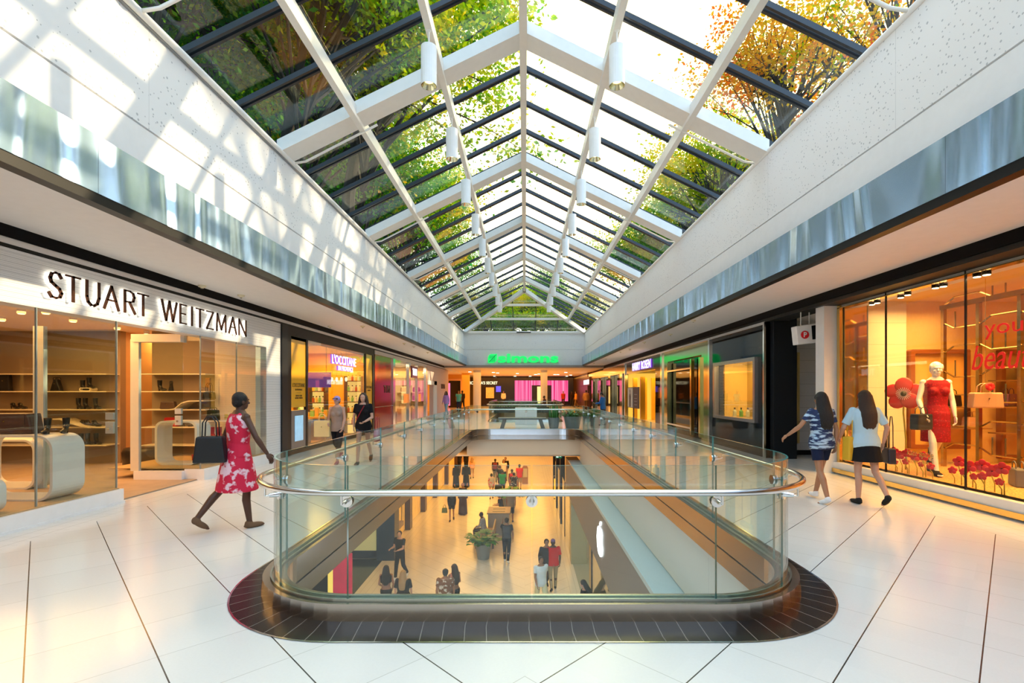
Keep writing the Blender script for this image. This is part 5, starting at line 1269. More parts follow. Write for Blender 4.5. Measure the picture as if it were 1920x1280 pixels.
for i in range(3): bottle([BCOL[2], BCOL[1], BCOL[2]][i], f'{["white","green","cream"][i]} bottle standing in the silver framed window', (6.3+.15*i, 14.6-.1*i, .862), 1.8)
# ---- green-gold mirrored bay
OLV = P((.55, .56, .30), .10, .85, name='olive_gold_mirror')
struct('wall_right', B().box(XB, 6.0, 15.42, 20.6, 2.83, 3.24).box(XB, 6.0, 15.42, 16.1, 0, 2.83).box(XB, 6.0, 19.9, 20.6, 0, 2.83), OLV)
struct('wall_right', B().box(5.97, 6.05, 16.1, 19.9, 0, 2.83), BG)
for i, y in enumerate((16.15, 17.0, 19.85)): struct(f'trim_{35+i}', B().box(5.79, 5.9, y-.07, y+.07, .1, 2.75), P((.72, .60, .28), .12, 1., name='gold_post'))
struct('trim_38', B().box(5.78, 5.97, 17.0, 19.85, .3, .36).box(5.78, 5.97, 17.0, 19.85, 2.4, 2.46), CHROME)
struct('trim_39', B().box(5.80, 5.97, 20.6, 20.85, 0, 3.24).box(5.8, 5.97, 28.2, 28.5, 0, 3.24), CHROME)
# ---- menswear shop entrance
struct('wall_right', B().box(XB, 6.05, 20.85, 28.2, 2.62, 3.24), P((.012, .010, .012), .12, name='dark_gloss_fascia', spec=.4))
struct('wall_right', B().box(XB, 6.05, 20.85, 21.8, 0, 2.62), BG)
sg = T('shop_sign', 'glowing white HARRY ROSEN letters over the dark entrance on the right', 'sign', (5.8, 24.5, 2.7))
for wd, yc in (('HARRY', 25.3), ('ROSEN', 23.3)):
    fit(wd, (5.82, yc, 2.93), '-x', 1.80, .42, VIO, 'letter_sides', sg, ext=.03, bold=.0)
    fit(wd, (5.785, yc, 2.93), '-x', 1.77, .40, LW, 'letter_faces', sg, ext=.004, bold=.006)
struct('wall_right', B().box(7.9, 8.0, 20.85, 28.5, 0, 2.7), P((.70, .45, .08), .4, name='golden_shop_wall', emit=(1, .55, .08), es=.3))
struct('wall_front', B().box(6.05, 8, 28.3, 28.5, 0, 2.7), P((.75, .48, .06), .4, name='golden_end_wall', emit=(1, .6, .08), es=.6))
struct('ceiling', B().box(6.05, 8, 20.85, 28.5, 2.68, 2.72), BLACK)
for i, (x, y) in enumerate(((6.3, 27.8), (6.9, 28.0), (6.2, 25.6), (7.4, 28.0))):
    tag(B().box(x-.12, x+.12, y-.08, y+.08, 0, 2.4).build('brass_fin', P((.85, .55, .10), .2, .9, name='bright_brass')), f'upright brass fin inside the menswear entrance, {ORD[i]} one', 'fin', 'brass fins in the menswear shop')
t = T('poster_stand', 'poster stand showing a person in a dark suit beside a dark text panel', 'poster', (5.6, 25.3, 0))
B().box(5.72, 5.76, 24.4, 27.0, .75, 1.85).build('poster_board', P((.03, .035, .06), .5, name='navy_print'), t)
B().box(5.70, 5.72, 25.75, 26.95, .78, 1.82).build('photo_panel', P((.62, .62, .62), .5, name='pale_print'), t)
fig = B().loft([(0, 0, 0, .16, .003), (0, 0, .35, .18, .003), (0, 0, .55, .22, .003), (0, 0, .72, .10, .003)], 12); fig.ell((0, 0, .83), (.09, .004, .12), 10, 8)
Mx = Matrix.Translation((5.696, 26.35, .8)) @ Matrix.Rotation(R(-90), 4, 'Z'); fig.v = [tuple(Mx @ Vector(v)) for v in fig.v]
fig.build('suit_picture', P((.02, .03, .06), .5, name='navy_suit_print'), t)
for k, z in enumerate((1.45, 1.25, 1.1, .92)): B().box(5.712, 5.719, 24.8, 25.4, z, z+.03).build('text_line', P((.3, .32, .4), .5, name='print_line'), t)
B().box(5.72, 5.76, 25.6, 25.7, 0, .75).box(5.6, 5.85, 25.4, 25.9, 0, .02).build('stand_leg', CHAR, t)
# ---- mirrored colonnade beyond
ORB = P((.75, .42, .12), .12, .8, name='orange_bronze_band')
struct('wall_right', B().box(XB, 6.05, 28.5, 45, 2.70, 3.24), ORB)
struct('wall_right', B().box(6.0, 6.1, 28.5, 45, 0, 2.70), BG)
for i, u in enumerate((1168, 1146, 1128, 1113)):
    y = Yr(u); w_ = .35
    struct(f'trim_{40+i}', B().box(5.72, 5.99, y-w_, y+w_, 0, 2.70), P((.80, .66, .42), .08, 1., name='champagne_mirror'))
for i, (ya, yb) in enumerate(((29.6, 31.2), (33.8, 35.4), (38.0, 39.8))):
    struct('door_%d' % (i+1), B().box(5.93, 5.99, ya, yb, 0, 2.5), glass('dark_door_glass', (.25, .25, .25), .25))
sg = T('shop_sign', 'small glowing white sign over the farthest shop on the right', 'sign', (5.7, 45, 2.4))
fit('HARRY ROSEN', (5.71, 45.2, 2.50), '-x', 3.6, .42, LW, 'letter_faces', sg, ext=.03, bold=.02)
struct('wall_right', B().box(5.72, 6.2, 43.2, 50, 2.2, 2.95).box(5.8, 6.2, 45, 60, 0, 3.4), P((.08, .03, .02), .3, name='dark_bronze_wall'))
# ================================================================= FAR HALL
sg = T('store_sign', 'green glowing letters reading simons with a leaf emblem', 'sign', (0, 35.95, 4.0))
GRN = EM((0, .78, .13), 1.0, 'sign_green')
GRS = P((.0, .35, .08), .4, name='green_returns')
def uz(u, v, Y=35.9): return ((u-UX)*Y/FP, EYE-(v-VY)*Y/FP)
x0, z1 = uz(934, 663); x1, z0 = uz(1047, 680)
fit('simons', ((x0+x1)/2, 35.9, (z0+z1)/2), '-y', x1-x0, z1-z0, GRN, 'letter_faces', sg, ext=.04, bold=.028)
lx0, _ = uz(915, 0); lx1, _ = uz(932, 0); w_ = lx1-lx0; h_ = z1-z0
leaf = [(0, 0), (.6, 0), (.85, .12), (.98, .35), (.98, .8), (1, 1), (.75, .95), (.35, .97), (.12, .85), (0, .6)]
B().prism([(lx0+p*w_, z0+q*h_) for p, q in leaf], 35.88, 35.95, 'y').build('leaf_emblem', GRN, sg)
b = B().tube([(lx0+.12*w_, 35.87, z0+.1*h_), (lx0+.9*w_, 35.87, z0+.9*h_)], .018, 6)
for k in range(6):
    t_ = .2+.11*k; bx, bz = lx0+t_*w_, z0+t_*h_
    b.tube([(bx, 35.87, bz), (bx, 35.87, z0+.1*h_)], .012, 5); b.tube([(bx, 35.87, bz), (lx0+.15*w_, 35.87, bz)], .012, 5) if k > 2 else None
b.build('leaf_veins', P((.01, .15, .04), .5, name='dark_green_vein'), sg)
B().box(lx1+.1, x1, 35.92, 35.96, z0+.02, z0+.045).build('sign_rail', GRS, sg)
# far shops
struct('wall_front', B().box(-5.5, 5.5, 55, 55.2, 0, 3.4), P((.015, .010, .012), .2, name='black_shop_front'))
struct('wall_left', B().box(-8.3, -5.72, 50, 50.2, 0, 3.4).box(-8.5, -8.3, 37.5, 50, 0, 3.4), P((.85, .50, .12), .5, name='orange_lit_wall'))
struct('door_4', B().box(-7.8, -6.6, 49.9, 50.05, 0, 2.75), P((.012, .012, .015), .15, name='black_doorway'))
struct('trim_45', B().box(-7.9, -6.45, 49.85, 50.0, 2.75, 2.95).box(-6.6, -6.45, 49.85, 50.0, 0, 2.75), P((.85, .55, .35), .4, name='peach_frame'))
sg = T('shop_sign', 'gold-white letters reading VICTORIA\'S SECRET on the black shop front', 'sign', (-4, 54.8, 2.6))
fit("VICTORIA'S SECRET", at(905, 717.5, 54.9), '-y', 3.35, .34, EM((1, .85, .5), 1.3, 'gold_letters'), 'letter_faces', sg, ext=.02, bold=.02)
pk = T('pink_curtain_wall', 'glowing pink striped curtain wall with central lit doorway', 'wall panel', (2, 54.9, 0))
m, N, L = newmat('pink_striped_screen')
o_ = N.new('ShaderNodeOutputMaterial'); e_ = N.new('ShaderNodeEmission'); L.new(e_.outputs[0], o_.inputs[0])
tcn = N.new('ShaderNodeTexCoord'); mp = N.new('ShaderNodeMapping'); mp.inputs['Scale'].default_value = (6, .01, .05); L.new(tcn.outputs['Object'], mp.inputs[0])
nz = N.new('ShaderNodeTexNoise'); nz.inputs['Scale'].default_value = 1.3; nz.inputs['Detail'].default_value = 2; L.new(mp.outputs[0], nz.inputs[0])
cr = N.new('ShaderNodeValToRGB'); cr.color_ramp.elements[0].position = .35; cr.color_ramp.elements[0].color = (.55, .01, .12, 1); cr.color_ramp.elements[1].position = .68; cr.color_ramp.elements[1].color = (1, .25, .42, 1)
L.new(nz.outputs[0], cr.inputs[0]); L.new(cr.outputs[0], e_.inputs[0]); e_.inputs[1].default_value = 1.15
PINKM = m
p0, p1 = at(965, 713, 54.85), at(997, 752, 54.85); q0, q1 = at(1034, 713, 54.85), at(1065, 752, 54.85)
B().box(p0.x, p1.x, 54.8, 54.95, .55, p0.z).build('left_curtain', PINKM, pk); B().box(q0.x, q1.x, 54.8, 54.95, .55, q0.z).build('right_curtain', PINKM, pk)
B().box(p1.x, q0.x, 54.8, 54.95, 2.35, p0.z).build('top_curtain', PINKM, pk)
B().box(1.4, 2.0, 54.85, 54.95, .3, 2.2).build('lit_doorway', EM((1, .72, .25), 1.2, 'doorway_glow'), pk)
tag(B().box(-7.95, -7.65, 49.7, 49.85, .2, 2.5).build('pink_light_panel', PINKM), 'narrow glowing pink panel beside the dark doorway at far left', 'panel')
tag(B().box(*(sorted((at(911, 0, 54.8).x, at(926, 0, 54.8).x))), 54.8, 55, .9, 2.1).build('shop_window_display', P((.8, .25, .05), .5, name='orange_display', emit=(1, .28, .04), es=.8, nscale=6, namt=.9)), 'orange lit window display in the black shop front', 'display')
tag(B().box(*(sorted((at(930, 0, 54.8).x, at(939, 0, 54.8).x))), 54.8, 55, 1.6, 2.25).build('video_screen', EM((.12, .10, .9), 1.0, 'blue_screen')), 'small blue violet video screen on the black shop front', 'screen')
for i, (u, w_) in enumerate(((894.5, .32), (1020, .28))):
    y = 40.0; x = (u-UX)*y/FP
    struct('wall_front', B().cone((x, y, 0), (x, y, 3.38), w_, n=28, caps=False), WHITE, smooth=True)
tag(B().box(*sorted((at(866, 0, 46).x, at(880, 0, 46).x)), 46, 46.4, 0, 3.38).build('square_pillar', P((.90, .52, .10), .5, name='orange_pillar')), 'square orange pillar at the far left of the hall', 'pillar')
first = None
for i, (u, v) in enumerate(((881, 697), (925, 698), (933, 699), (970, 700), (1004, 702), (1010, 701), (1040, 702), (1046, 702), (1061, 698), (1070, 703), (927, 708), (966, 708), (994, 707), (1063, 709))):
    Y = min(54, FP*(3.36-EYE)/(VY-v)); x = (u-UX)*Y/FP
    lab = f'{(ORD+["thirteenth","fourteenth"])[i]} bright round downlight in the orange ceiling of the far hall'
    if first is None:
        first = T('downlight', lab, 'downlight', (x, Y, 3.38), local=True, group='downlights in the far hall')
        B().cone((0, 0, -.03), (0, 0, -.01), .13, n=14).build('lamp_lens', EM((1, .8, .5), 14, 'downlight_lens'), first)
        B().cone((0, 0, -.02), (0, 0, .0), .17, n=14).build('trim_ring', WHITE, first)
    else: dup(first, (x, Y, 3.38), label=lab)
# bench, pedestal and planters between the two wells
t = T('bench', 'dark grey bench with splayed legs in front of the white pedestal', 'bench', (0, 21.6, 0))
bx0, bx1 = at(934, 0, 21.6).x, at(1024, 0, 21.6).x
B().box(bx0, bx1, 21.3, 21.9, .38, .46).build('seat', P((.16, .17, .18), .4, name='bench_grey'), t, bev=.02)
for x, s in ((bx0+.28, -1), (bx1-.28, 1)):
    B().add([(x-.07, 21.35, .38), (x+.10, 21.35, .38), (x+.10-s*-.12, 21.35, 0), (x-.07+s*.12, 21.35, 0), (x-.07, 21.85, .38), (x+.10, 21.85, .38), (x+.10+s*.12, 21.85, 0), (x-.07+s*.12, 21.85, 0)],
            [(0, 1, 2, 3), (4, 7, 6, 5), (0, 4, 5, 1), (1, 5, 6, 2), (2, 6, 7, 3), (3, 7, 4, 0)]).build('leg', P((.16, .17, .18), .4, name='bench_grey'), t)
box1('pedestal', 'white marble box pedestal behind the grey bench', 'pedestal', P((.82, .84, .84), .3, name='white_marble', nscale=4, namt=.06), *sorted((at(966, 0, 24.2).x, at(1006.5, 0, 24.2).x)), 24.0, 24.5, 0, .82, bev=.01)
POT = P((.22, .25, .26), .45, name='grey_planter')
LEAFD = P((.035, .20, .03), .5, name='dark_green_leaf', spec=.5, nscale=6, namt=.5)
def leafblade(b, base, dirv, ln, wd, droop, nseg=4):
    d = Vector(dirv).normalized(); side = d.cross(Vector((0, 0, 1))); side = side.normalized() if side.length > .01 else Vector((1, 0, 0))
    vs = []; p = Vector(base)
    for i in range(nseg+1):
        t_ = i/nseg; w_ = wd*math.sin(math.pi*min(1, t_*.92+.08))*.5 if i < nseg else .0
        vs += [p+side*w_, p+Vector((0, 0, -.12*w_)), p-side*w_]
        dd = (d+Vector((0, 0, -droop*t_*t_*2))).normalized(); p = p+dd*ln/nseg
    fs = []
    for i in range(nseg):
        a = i*3; fs += [(a, a+1, a+4, a+3), (a+1, a+2, a+5, a+4)]
    b.add(vs, fs)
def plant(label, x, y, z, r0, r1, h, kind, n_=70, spread=.45, hh=.6, seed=1, name='potted_plant'):
    random.seed(seed)
    t = T(name, label, 'plant', (x, y, z))
    B().loft([(x, y, z, r0, r0), (x, y, z+h, r1, r1), (x, y, z+h, r1*.9, r1*.9), (x, y, z+h-.06, r1*.88, r1*.88)], 24).build('planter', POT, t, smooth=False)
    b = B()
    for i in range(n_):
        a = random.uniform(0, 6.283); q = random.uniform(0, r1*.8)
        base = (x+q*math.cos(a), y+q*math.sin(a), z+h-.05)
        if kind == 'upright': leafblade(b, base, (random.uniform(-.15, .15), random.uniform(-.15, .15), 1), hh*random.uniform(.7, 1.1), .05, .0)
        else:
            el = random.uniform(.2, 1.3); st = hh*random.uniform(.2, .75)
            tip = Vector(base)+Vector((math.cos(a)*math.cos(el), math.sin(a)*math.cos(el), math.sin(el)))*st
            leafblade(b, tip, (math.cos(a), math.sin(a), .35), spread*random.uniform(.6, 1.1), spread*.5, .9)
            b.tube([base, tip], .006, 4, caps=False)
    b.build('foliage', LEAFD, t)
    return t
plant('potted snake plant with upright blades, left of the two grey planters', at(1038.5, 0, 21.6).x, 21.6, 0, .2, .27, .46, 'upright', 60, hh=.62, seed=2)
plant('large leafy potted plant in the wide grey planter at the end of the well', at(1073.5, 0, 21.6).x, 21.6, 0, .30, .40, .52, 'bush', 150, spread=.34, hh=.5, seed=3)
plant('leafy potted plant half hidden behind the largest grey planter', at(1104, 0, 22.8).x, 22.8, 0, .22, .3, .5, 'bush', 80, spread=.3, hh=.5, seed=4)
random.seed(8); b = B()
t = T('planter_trough', 'long dark trough of low plants beyond the second well', 'plant', (-1.0, 35.5, 0))
B().box(-2.2, 1.2, 35.0, 35.7, 0, .5).build('trough', CHAR, t)
for i in range(220): leafblade(b, (random.uniform(-2.1, 1.1), random.uniform(35.1, 35.6), .48), (random.uniform(-1, 1), random.uniform(-1, 1), 1.2), random.uniform(.25, .5), .08, .6, 3)
b.build('foliage', LEAFD, t)
# ================================================================= LOWER LEVEL
LZ = -5.2
def low(u, vt, H): Y = (EYE-LZ-H)*FP/(vt-VY); return ((u-UX)*Y/FP, Y)
FLW = pat((.16, .07, .035), (.55, .50, .44), 11, .56, 'brown_floral_shirt'); NFL = pat((.012, .015, .04), (.35, .4, .45), 12, .60, 'navy_floral')
STR = pat((.02, .025, .05), (.65, .68, .72), 9, .5, 'striped_shirt', 'stripe'); GRA = pat((.40, .40, .42), (.5, .08, .06), 6, .58, 'grey_print')
K = (.009, .009, .012)
HANDS = ((18, 5, 70, 14), (18, 5, 78, 14))
LOW = [
 ('woman with long dark hair and bare back, in black leggings, walking away below', 724, 1059, 1.64, 8, MIDSK, ('verylong', HB), ('crop', CL(K)), ('leggings', CL(K)), dict(fem=True, arms=((5, 12, 55, 10), (-5, 14, 40, 10)), stride=10)),
 ('woman with long blond hair and loose black top walking away below', 756, 1068, 1.64, -4, FAIRSK, ('verylong', HBL), ('blouse', CL(K)), ('pants', CL(K)), dict(fem=True, wide=1.18, stride=10)),
 ('young man in black tee and trousers with white sneakers by the dark pillar', 750, 994, 1.76, 155, FAIRSK, ('short', HB), ('tee', CL((.015, .016, .02))), ('pants', CL(K)), dict(arms=HANDS, stride=12, sh=(.75, .72, .68), look=25)),
 ('man in brown and white floral shirt seen from behind', 835, 1066, 1.74, 4, MIDSK, ('short', HB), ('tee', FLW), ('pants', CL(K)), dict(stride=4, wide=1.08)),
 ('woman with very long brown hair beside the floral shirt man', 852, 1057, 1.70, 40, MIDSK, ('verylong', HBR), ('crop', CL((.55, .22, .18))), ('shorts', CL(K)), dict(fem=True, arms=((5, 10, 50, 10), (10, 12, 95, 5)), stride=4)),
 ('man with grey backpack and dark jeans walking away on the phone', 950, 970, 1.78, -6, MIDSK, ('short', HB), ('tee', CL((.02, .03, .05))), ('pants', CL((.012, .018, .03))), dict(arms=((60, 15, 110, 10), (-10, 14, 14, 0)), sh=(.7, .7, .66), stride=9)),
 ('man in red polo and khaki trousers walking away near the grey shop wall', 1037, 1010, 1.74, 6, DARKSK, ('cap', P((.16, .08, .22), .7, name='purple_cap')), ('blouse', CL((.62, .012, .012))), ('pants', CL((.36, .28, .16))), dict(stride=8, wide=1.08)),
 ('man in white polo and pale yellow shorts walking toward the camera', 1014, 1040, 1.74, 200, MIDSK, ('short', HB), ('tee', CL((.70, .74, .76))), ('bermuda', CL((.68, .62, .38))), dict(stride=22)),
 ('man in dark clothes walking between the white polo and the red polo', 1027, 1026, 1.76, 190, MIDSK, ('short', HB), ('long', CL((.03, .03, .035))), ('pants', CL((.03, .03, .035))), dict(stride=16, dy=1.0)),
 ('woman with long dark hair in black reading a phone by the glass shop front', 1097, 1087, 1.62, 70, FAIRSK, ('verylong', HB), ('tee', CL(K)), ('pants', CL(K)), dict(fem=True, arms=HANDS, nod=18, stride=2)),
 ('woman in short black outfit walking toward the camera with green bag', 847, 917, 1.66, 185, MIDSK, ('long', HB), ('long', CL(K)), ('shorts', CL(K)), dict(fem=True, stride=12)),
 ('woman in long dark brown dress walking beside the black outfit', 868, 905, 1.76, 180, MIDSK, ('bob', P((.16, .05, .05), .6, name='auburn_hair')), ('abaya', CL((.045, .03, .03))), ('none', None), dict(fem=True, stride=6)),
 ('person in long black robe with headscarf, left of two walking away', 855, 870, 1.66, 5, MIDSK, ('hijab', CL(K, 'scarf')), ('abaya', CL(K)), ('none', None), dict(stride=5)),
 ('person in long black robe with headscarf, right of two walking away', 874, 868, 1.72, -5, MIDSK, ('hijab', CL(K, 'scarf')), ('abaya', CL(K)), ('none', None), dict(stride=5, wide=1.25)),
 ('woman with blond hair in peach top walking far away', 885, 857, 1.66, 0, FAIRSK, ('long', HBL), ('long', CL((.75, .42, .28))), ('leggings', CL((.40, .25, .13))), dict(fem=True, stride=10)),
 ('man in dark shirt far away at the top left edge', 861, 846, 1.78, 180, MIDSK, ('short', HB), ('tee', CL((.02, .02, .03))), ('pants', CL((.03, .03, .05))), dict(stride=12)),
 ('second man in dark shirt far away at the top left edge', 874, 845, 1.78, 180, MIDSK, ('short', HB), ('tee', CL((.015, .015, .02))), ('pants', CL((.02, .02, .03))), dict(stride=12)),
 ('man in dark shirt with maroon backpack and grey jeans, walking away', 928.5, 859.5, 1.76, 0, DARKSK, ('short', HB), ('tee', CL(K)), ('pants', CL((.12, .13, .16))), dict(stride=12, pack=(.20, .02, .03))),
 ('man in white tee with black backpack straps, walking this way', 944.5, 860.5, 1.76, 180, MIDSK, ('short', HB), ('tee', CL((.80, .70, .72))), ('bermuda', CL(K)), dict(stride=12)),
 ('man in dark jacket right behind the white tee', 948, 856.5, 1.80, 180, MIDSK, ('short', HB), ('long', CL(K)), ('pants', CL((.30, .20, .10))), dict(stride=10)),
 ('girl with bob hair in grey printed top and black bag, walking away', 921.5, 887, 1.62, 5, FAIRSK, ('bob', HB), ('blouse', GRA), ('hotpants', CL((.16, .20, .28))), dict(fem=True, stride=10)),
 ('woman in black behind the green tee', 937, 872, 1.66, 0, MIDSK, ('bob', HBR), ('tee', CL(K)), ('leggings', CL(K)), dict(fem=True, stride=10)),
 ('man in green tee and dark shorts walking away', 942, 880, 1.76, 0, DARKSK, ('short', HB), ('tee', CL((.02, .28, .14))), ('bermuda', CL((.03, .04, .06))), dict(stride=14)),
 ('person in red vest partly hidden behind the navy floral shirt', 960, 879, 1.76, 10, DARKSK, ('short', HB), ('tank', CL((.45, .02, .03))), ('bermuda', CL(K)), dict(stride=10)),
 ('person in navy floral shirt and pale shorts walking away', 963.5, 885, 1.74, 0, MIDSK, ('short', HB), ('tee', NFL), ('bermuda', CL((.40, .36, .28))), dict(stride=10)),
 ('man in bright red polo and grey shorts walking far away', 974, 869.5, 1.78, 0, MIDSK, ('short', HB), ('tee', CL((.58, .02, .01))), ('bermuda', CL((.25, .20, .22))), dict(stride=14)),
 ('man in grey tee and navy shorts walking behind the handrail', 958, 916, 1.78, 0, MIDSK, ('short', HB), ('tee', CL((.20, .19, .19))), ('bermuda', CL((.015, .022, .05))), dict(stride=14)),
]
for i, (lab, u, vt, H, fa, sk, hr, tp, bt, kw) in enumerate(LOW):
    x, y = low(u, vt, H); y += kw.pop('dy', 0); sh = kw.pop('sh', (.02, .02, .02)); pk_ = kw.pop('pack', None)
    person(lab, x, y, LZ, fa, H, sk, hr, tp, bt, sh, vox=.010 if y < 20 else .016, flip=i % 2 == 0, **kw)
def backpack(x, y, z, m, label):
    t = T('backpack', label, 'bag', (x, y, z))
    B().box(x-.16, x+.16, y-.30, y-.14, z, z+.46).build('bag_body', m, t, bev=.05)
    B().box(x-.11, x+.11, y-.34, y-.29, z+.05, z+.24).build('front_pocket', m, t, bev=.02)
    for s in (-1, 1): B().tube([(x+s*.1, y-.16, z+.05), (x+s*.13, y-.14, z+.3), (x+s*.11, y-.15, z+.44)], .014, 6).build('shoulder_strap', m, t)
x, y = low(950, 970, 1.78); backpack(x, y, LZ+1.02, P((.05, .06, .08), .8, name='slate_canvas'), 'grey backpack on the man in dark jeans')
x, y = low(928.5, 859.5, 1.76); backpack(x, y, LZ+1.0, P((.16, .02, .03), .8, name='maroon_canvas'), 'maroon backpack worn by the man far away')
x, y = low(921.5, 887, 1.62); handbag((x+.42, y-.1, LZ+.62), R(10), .42, .30, .16, bagm, 'big black tote bag carried by the girl with bob hair', handle=.35)
x, y = low(847, 917, 1.66); handbag((x-.38, y, LZ+.42), 0, .3, .26, .12, P((.10, .16, .05), .7, name='green_bag'), 'green bag held by the woman in short black outfit', handle=.15)
x, y = low(1097, 1087, 1.62)
tag(B().box(x-.44, x-.34, y+.06, y+.14, LZ+1.02, LZ+1.035).build('smartphone', P((.8, .85, .88), .3, name='white_phone')), 'white smartphone held by the woman at the glass shop front', 'phone')
# seated man and woman, bench, bin, planters
BW = P((.30, .22, .14), .5, name='bench_wood', nscale=12, namt=.25, stretch=(1, 8, 1))
t = T('bench', 'wooden bench in the lower concourse under the seated man in stripes', 'bench', (-1.75, 21.9, LZ))
B().box(-2.2, -1.35, 21.0, 22.8, LZ+.36, LZ+.44).build('seat', BW, t)
B().box(-1.40, -1.34, 21.0, 22.8, LZ+.44, LZ+.85).build('backrest', BW, t)
for xx in (-2.15, -1.42):
    for yy in (21.1, 22.6): B().box(xx, xx+.07, yy, yy+.1, LZ, LZ+.36).build('leg', CHAR, t)
t = T('litter_bin', 'boxy wooden litter bin with slots next to the benches below', 'bin', (-1.3, 23.6, LZ))
B().box(-1.75, -.75, 23.1, 24.3, LZ, LZ+1.0).build('bin_body', P((.34, .30, .25), .5, name='grey_oak', nscale=10, namt=.2, stretch=(1, 1, 8)), t)
B().box(-1.8, -.7, 23.05, 24.35, LZ+1.0, LZ+1.06).build('bin_top', BW, t)
for s in (0, 1): B().box(-1.55, -.95, 23.3+.5*s, 23.45+.5*s, LZ+1.06, LZ+1.065).build('slot', BLACK, t)
person('seated man in navy and white striped shirt on the lower bench', -1.85, 22.1, LZ-.02, 80, 1.72, DARKSK, ('short', HBR), ('long', STR), ('pants', CL((.05, .045, .03))), legs=((84, 86), (78, 84)), arms=((22, 10, 50, 15), (22, 10, 50, 15)), vox=.012, lean=12)
person('seated person in grey cap and dark top looking at a phone below', -1.25, 26.2, LZ-.02, 80, 1.68, MIDSK, ('cap', P((.35, .38, .38), .7, name='grey_cap')), ('tee', CL(K)), ('shorts', CL((.02, .02, .02))), legs=((84, 86), (78, 84)), arms=((22, 10, 70, 15), (22, 10, 70, 15)), vox=.014, lean=12)
t = T('bench', 'wooden bench in the lower concourse farther back behind the bin', 'bench', (-1.2, 26.0, LZ))
B().box(-1.6, -.8, 25.1, 26.9, LZ+.36, LZ+.44).build('seat', BW, t)
for yy in (25.2, 26.7): B().box(-1.55, -.85, yy, yy+.1, LZ, LZ+.36).build('leg', CHAR, t)
POT2 = P((.55, .53, .50), .5, name='pale_planter')
plant('leafy plant in pale planter at the near end of the lower benches', -1.70, 19.9, LZ, .24, .34, .62, 'bush', 90, spread=.42, hh=.6, seed=11)
plant('leafy plant in grey planter at the far end of the lower benches', -.95, 27.6, LZ, .28, .38, .85, 'bush', 120, spread=.45, hh=.7, seed=12)
# information pillar
t = T('information_pillar', 'rounded brown information pillar beyond the red polo man', 'pillar', (0, 36, LZ))
x, y = (984.5-UX)*36/FP, 36.0
B().prism([(x-.22, 0+LZ), (x+.22, LZ), (x+.22, LZ+1.2), (x+.12, LZ+1.36), (x-.12, LZ+1.36), (x-.22, LZ+1.2)], y-.1, y+.1, 'y').build('pillar_body', P((.30, .16, .09), .4, name='brown_lacquer'), t)
B().box(x-.16, x+.16, y-.12, y-.1, LZ+.5, LZ+1.15).build('panel', P((.5, .48, .46), .4, name='info_panel'), t)
# exit sign
es = T('exit_sign', 'green exit sign with white running figure and arrow, hanging below the floor edge', 'sign', (1.75, 25, -.95))
x, z = at(1047.5, 854.5, 24).x, at(1047.5, 854.5, 24).z
B().box(x-.16, x+.16, 23.95, 24.0, z-.10, z+.10).build('sign_box', P((.0, .10, .045), .4, name='exit_green', emit=(0, .14, .06), es=.5), es)
EW = EM((.8, 1, .9), 1.2, 'exit_white')
B().box(x-.115, x-.02, 23.93, 23.95, z-.07, z+.07).build('pictogram_panel', EW, es)
B().tube([(x-.08, 23.925, z-.06), (x-.065, 23.925, z-.01), (x-.075, 23.925, z+.03)], .010, 6).tube([(x-.04, 23.925, z-.055), (x-.065, 23.925, z-.01)], .009, 6).ell((x-.065, 23.925, z+.05), .012, 8, 6).build('running_figure', P((0, .10, .05), .5, name='pictogram_green'), es)
B().box(x+.02, x+.08, 23.93, 23.95, z-.012, z+.012).add([(x+.075, 23.94, z-.045), (x+.075, 23.94, z+.045), (x+.125, 23.94, z)], [(0, 1, 2)]).build('arrow', EW, es)
B().tube([(x, 23.97, z+.10), (x, 23.97, -.9)], .012, 6).build('hanging_rod', CHAR, es)
# grey store with glowing fruit emblem on the right
t = T('store_emblem', 'glowing white fruit emblem on the grey lower shopfront', 'sign', (1.78, 11.5, -1.9))
ym, zm = 11.55, -1.86
pts = []
for k in range(40):
    a = 2*math.pi*k/40; r = .36*(1+.06*math.cos(2*a))-(.05*math.exp(-((a-math.pi/2)/.35)**2)+.03*math.exp(-((a-3*math.pi/2)/.3)**2))
    py, pz = math.cos(a)*r*1.0, math.sin(a)*r*1.05
    d = math.hypot(py+.42, pz-.08)
    if d < .17: py = -.42+(py+.42)*.17/d; pz = .08+(pz-.08)*.17/d
    pts.append((ym+py, zm-.08+pz))
EMB = EM((1, .97, 1), 4.5, 'emblem_white')
B().prism(pts, 1.765, 1.79, 'x').build('emblem_body', EMB, t)
B().prism([(ym-.02+.13*math.cos(R(a)), zm+.42+.13*math.sin(R(a))) for a in range(180, 271, 15)]+[(ym-.15+.13*math.cos(R(a)), zm+.29+.13*math.sin(R(a))) for a in range(0, 91, 15)], 1.765, 1.79, 'x').build('emblem_leaf', EMB, t)
w = T('shop_window', 'tall glass shopfront of the grey store on the lower floor', 'window', (1.9, 12, LZ))
for y0, y1 in ((6.0, 9.9), (10.0, 13.6), (20.4, 22.8), (23.0, 26.0), (26.2, 30.0)): B().box(1.88, 1.90, y0, y1, LZ, -2.65).build('glass_pane', glass('lower_shop_glass', (.80, .82, .72), .06), w)
for y in (6.0, 9.95, 13.65, 22.9, 26.1): B().box(1.86, 1.92, y-.03, y+.03, LZ, -2.65).build('mullion', CHAR, w)
OLP = P((.36, .34, .20), .4, name='olive_pier')
tag(B().box(1.83, 2.45, 19.2, 19.7, LZ, -2.65).build('olive_pier', OLP), 'pale olive pier beside the entrance of the grey lower store', 'pier')
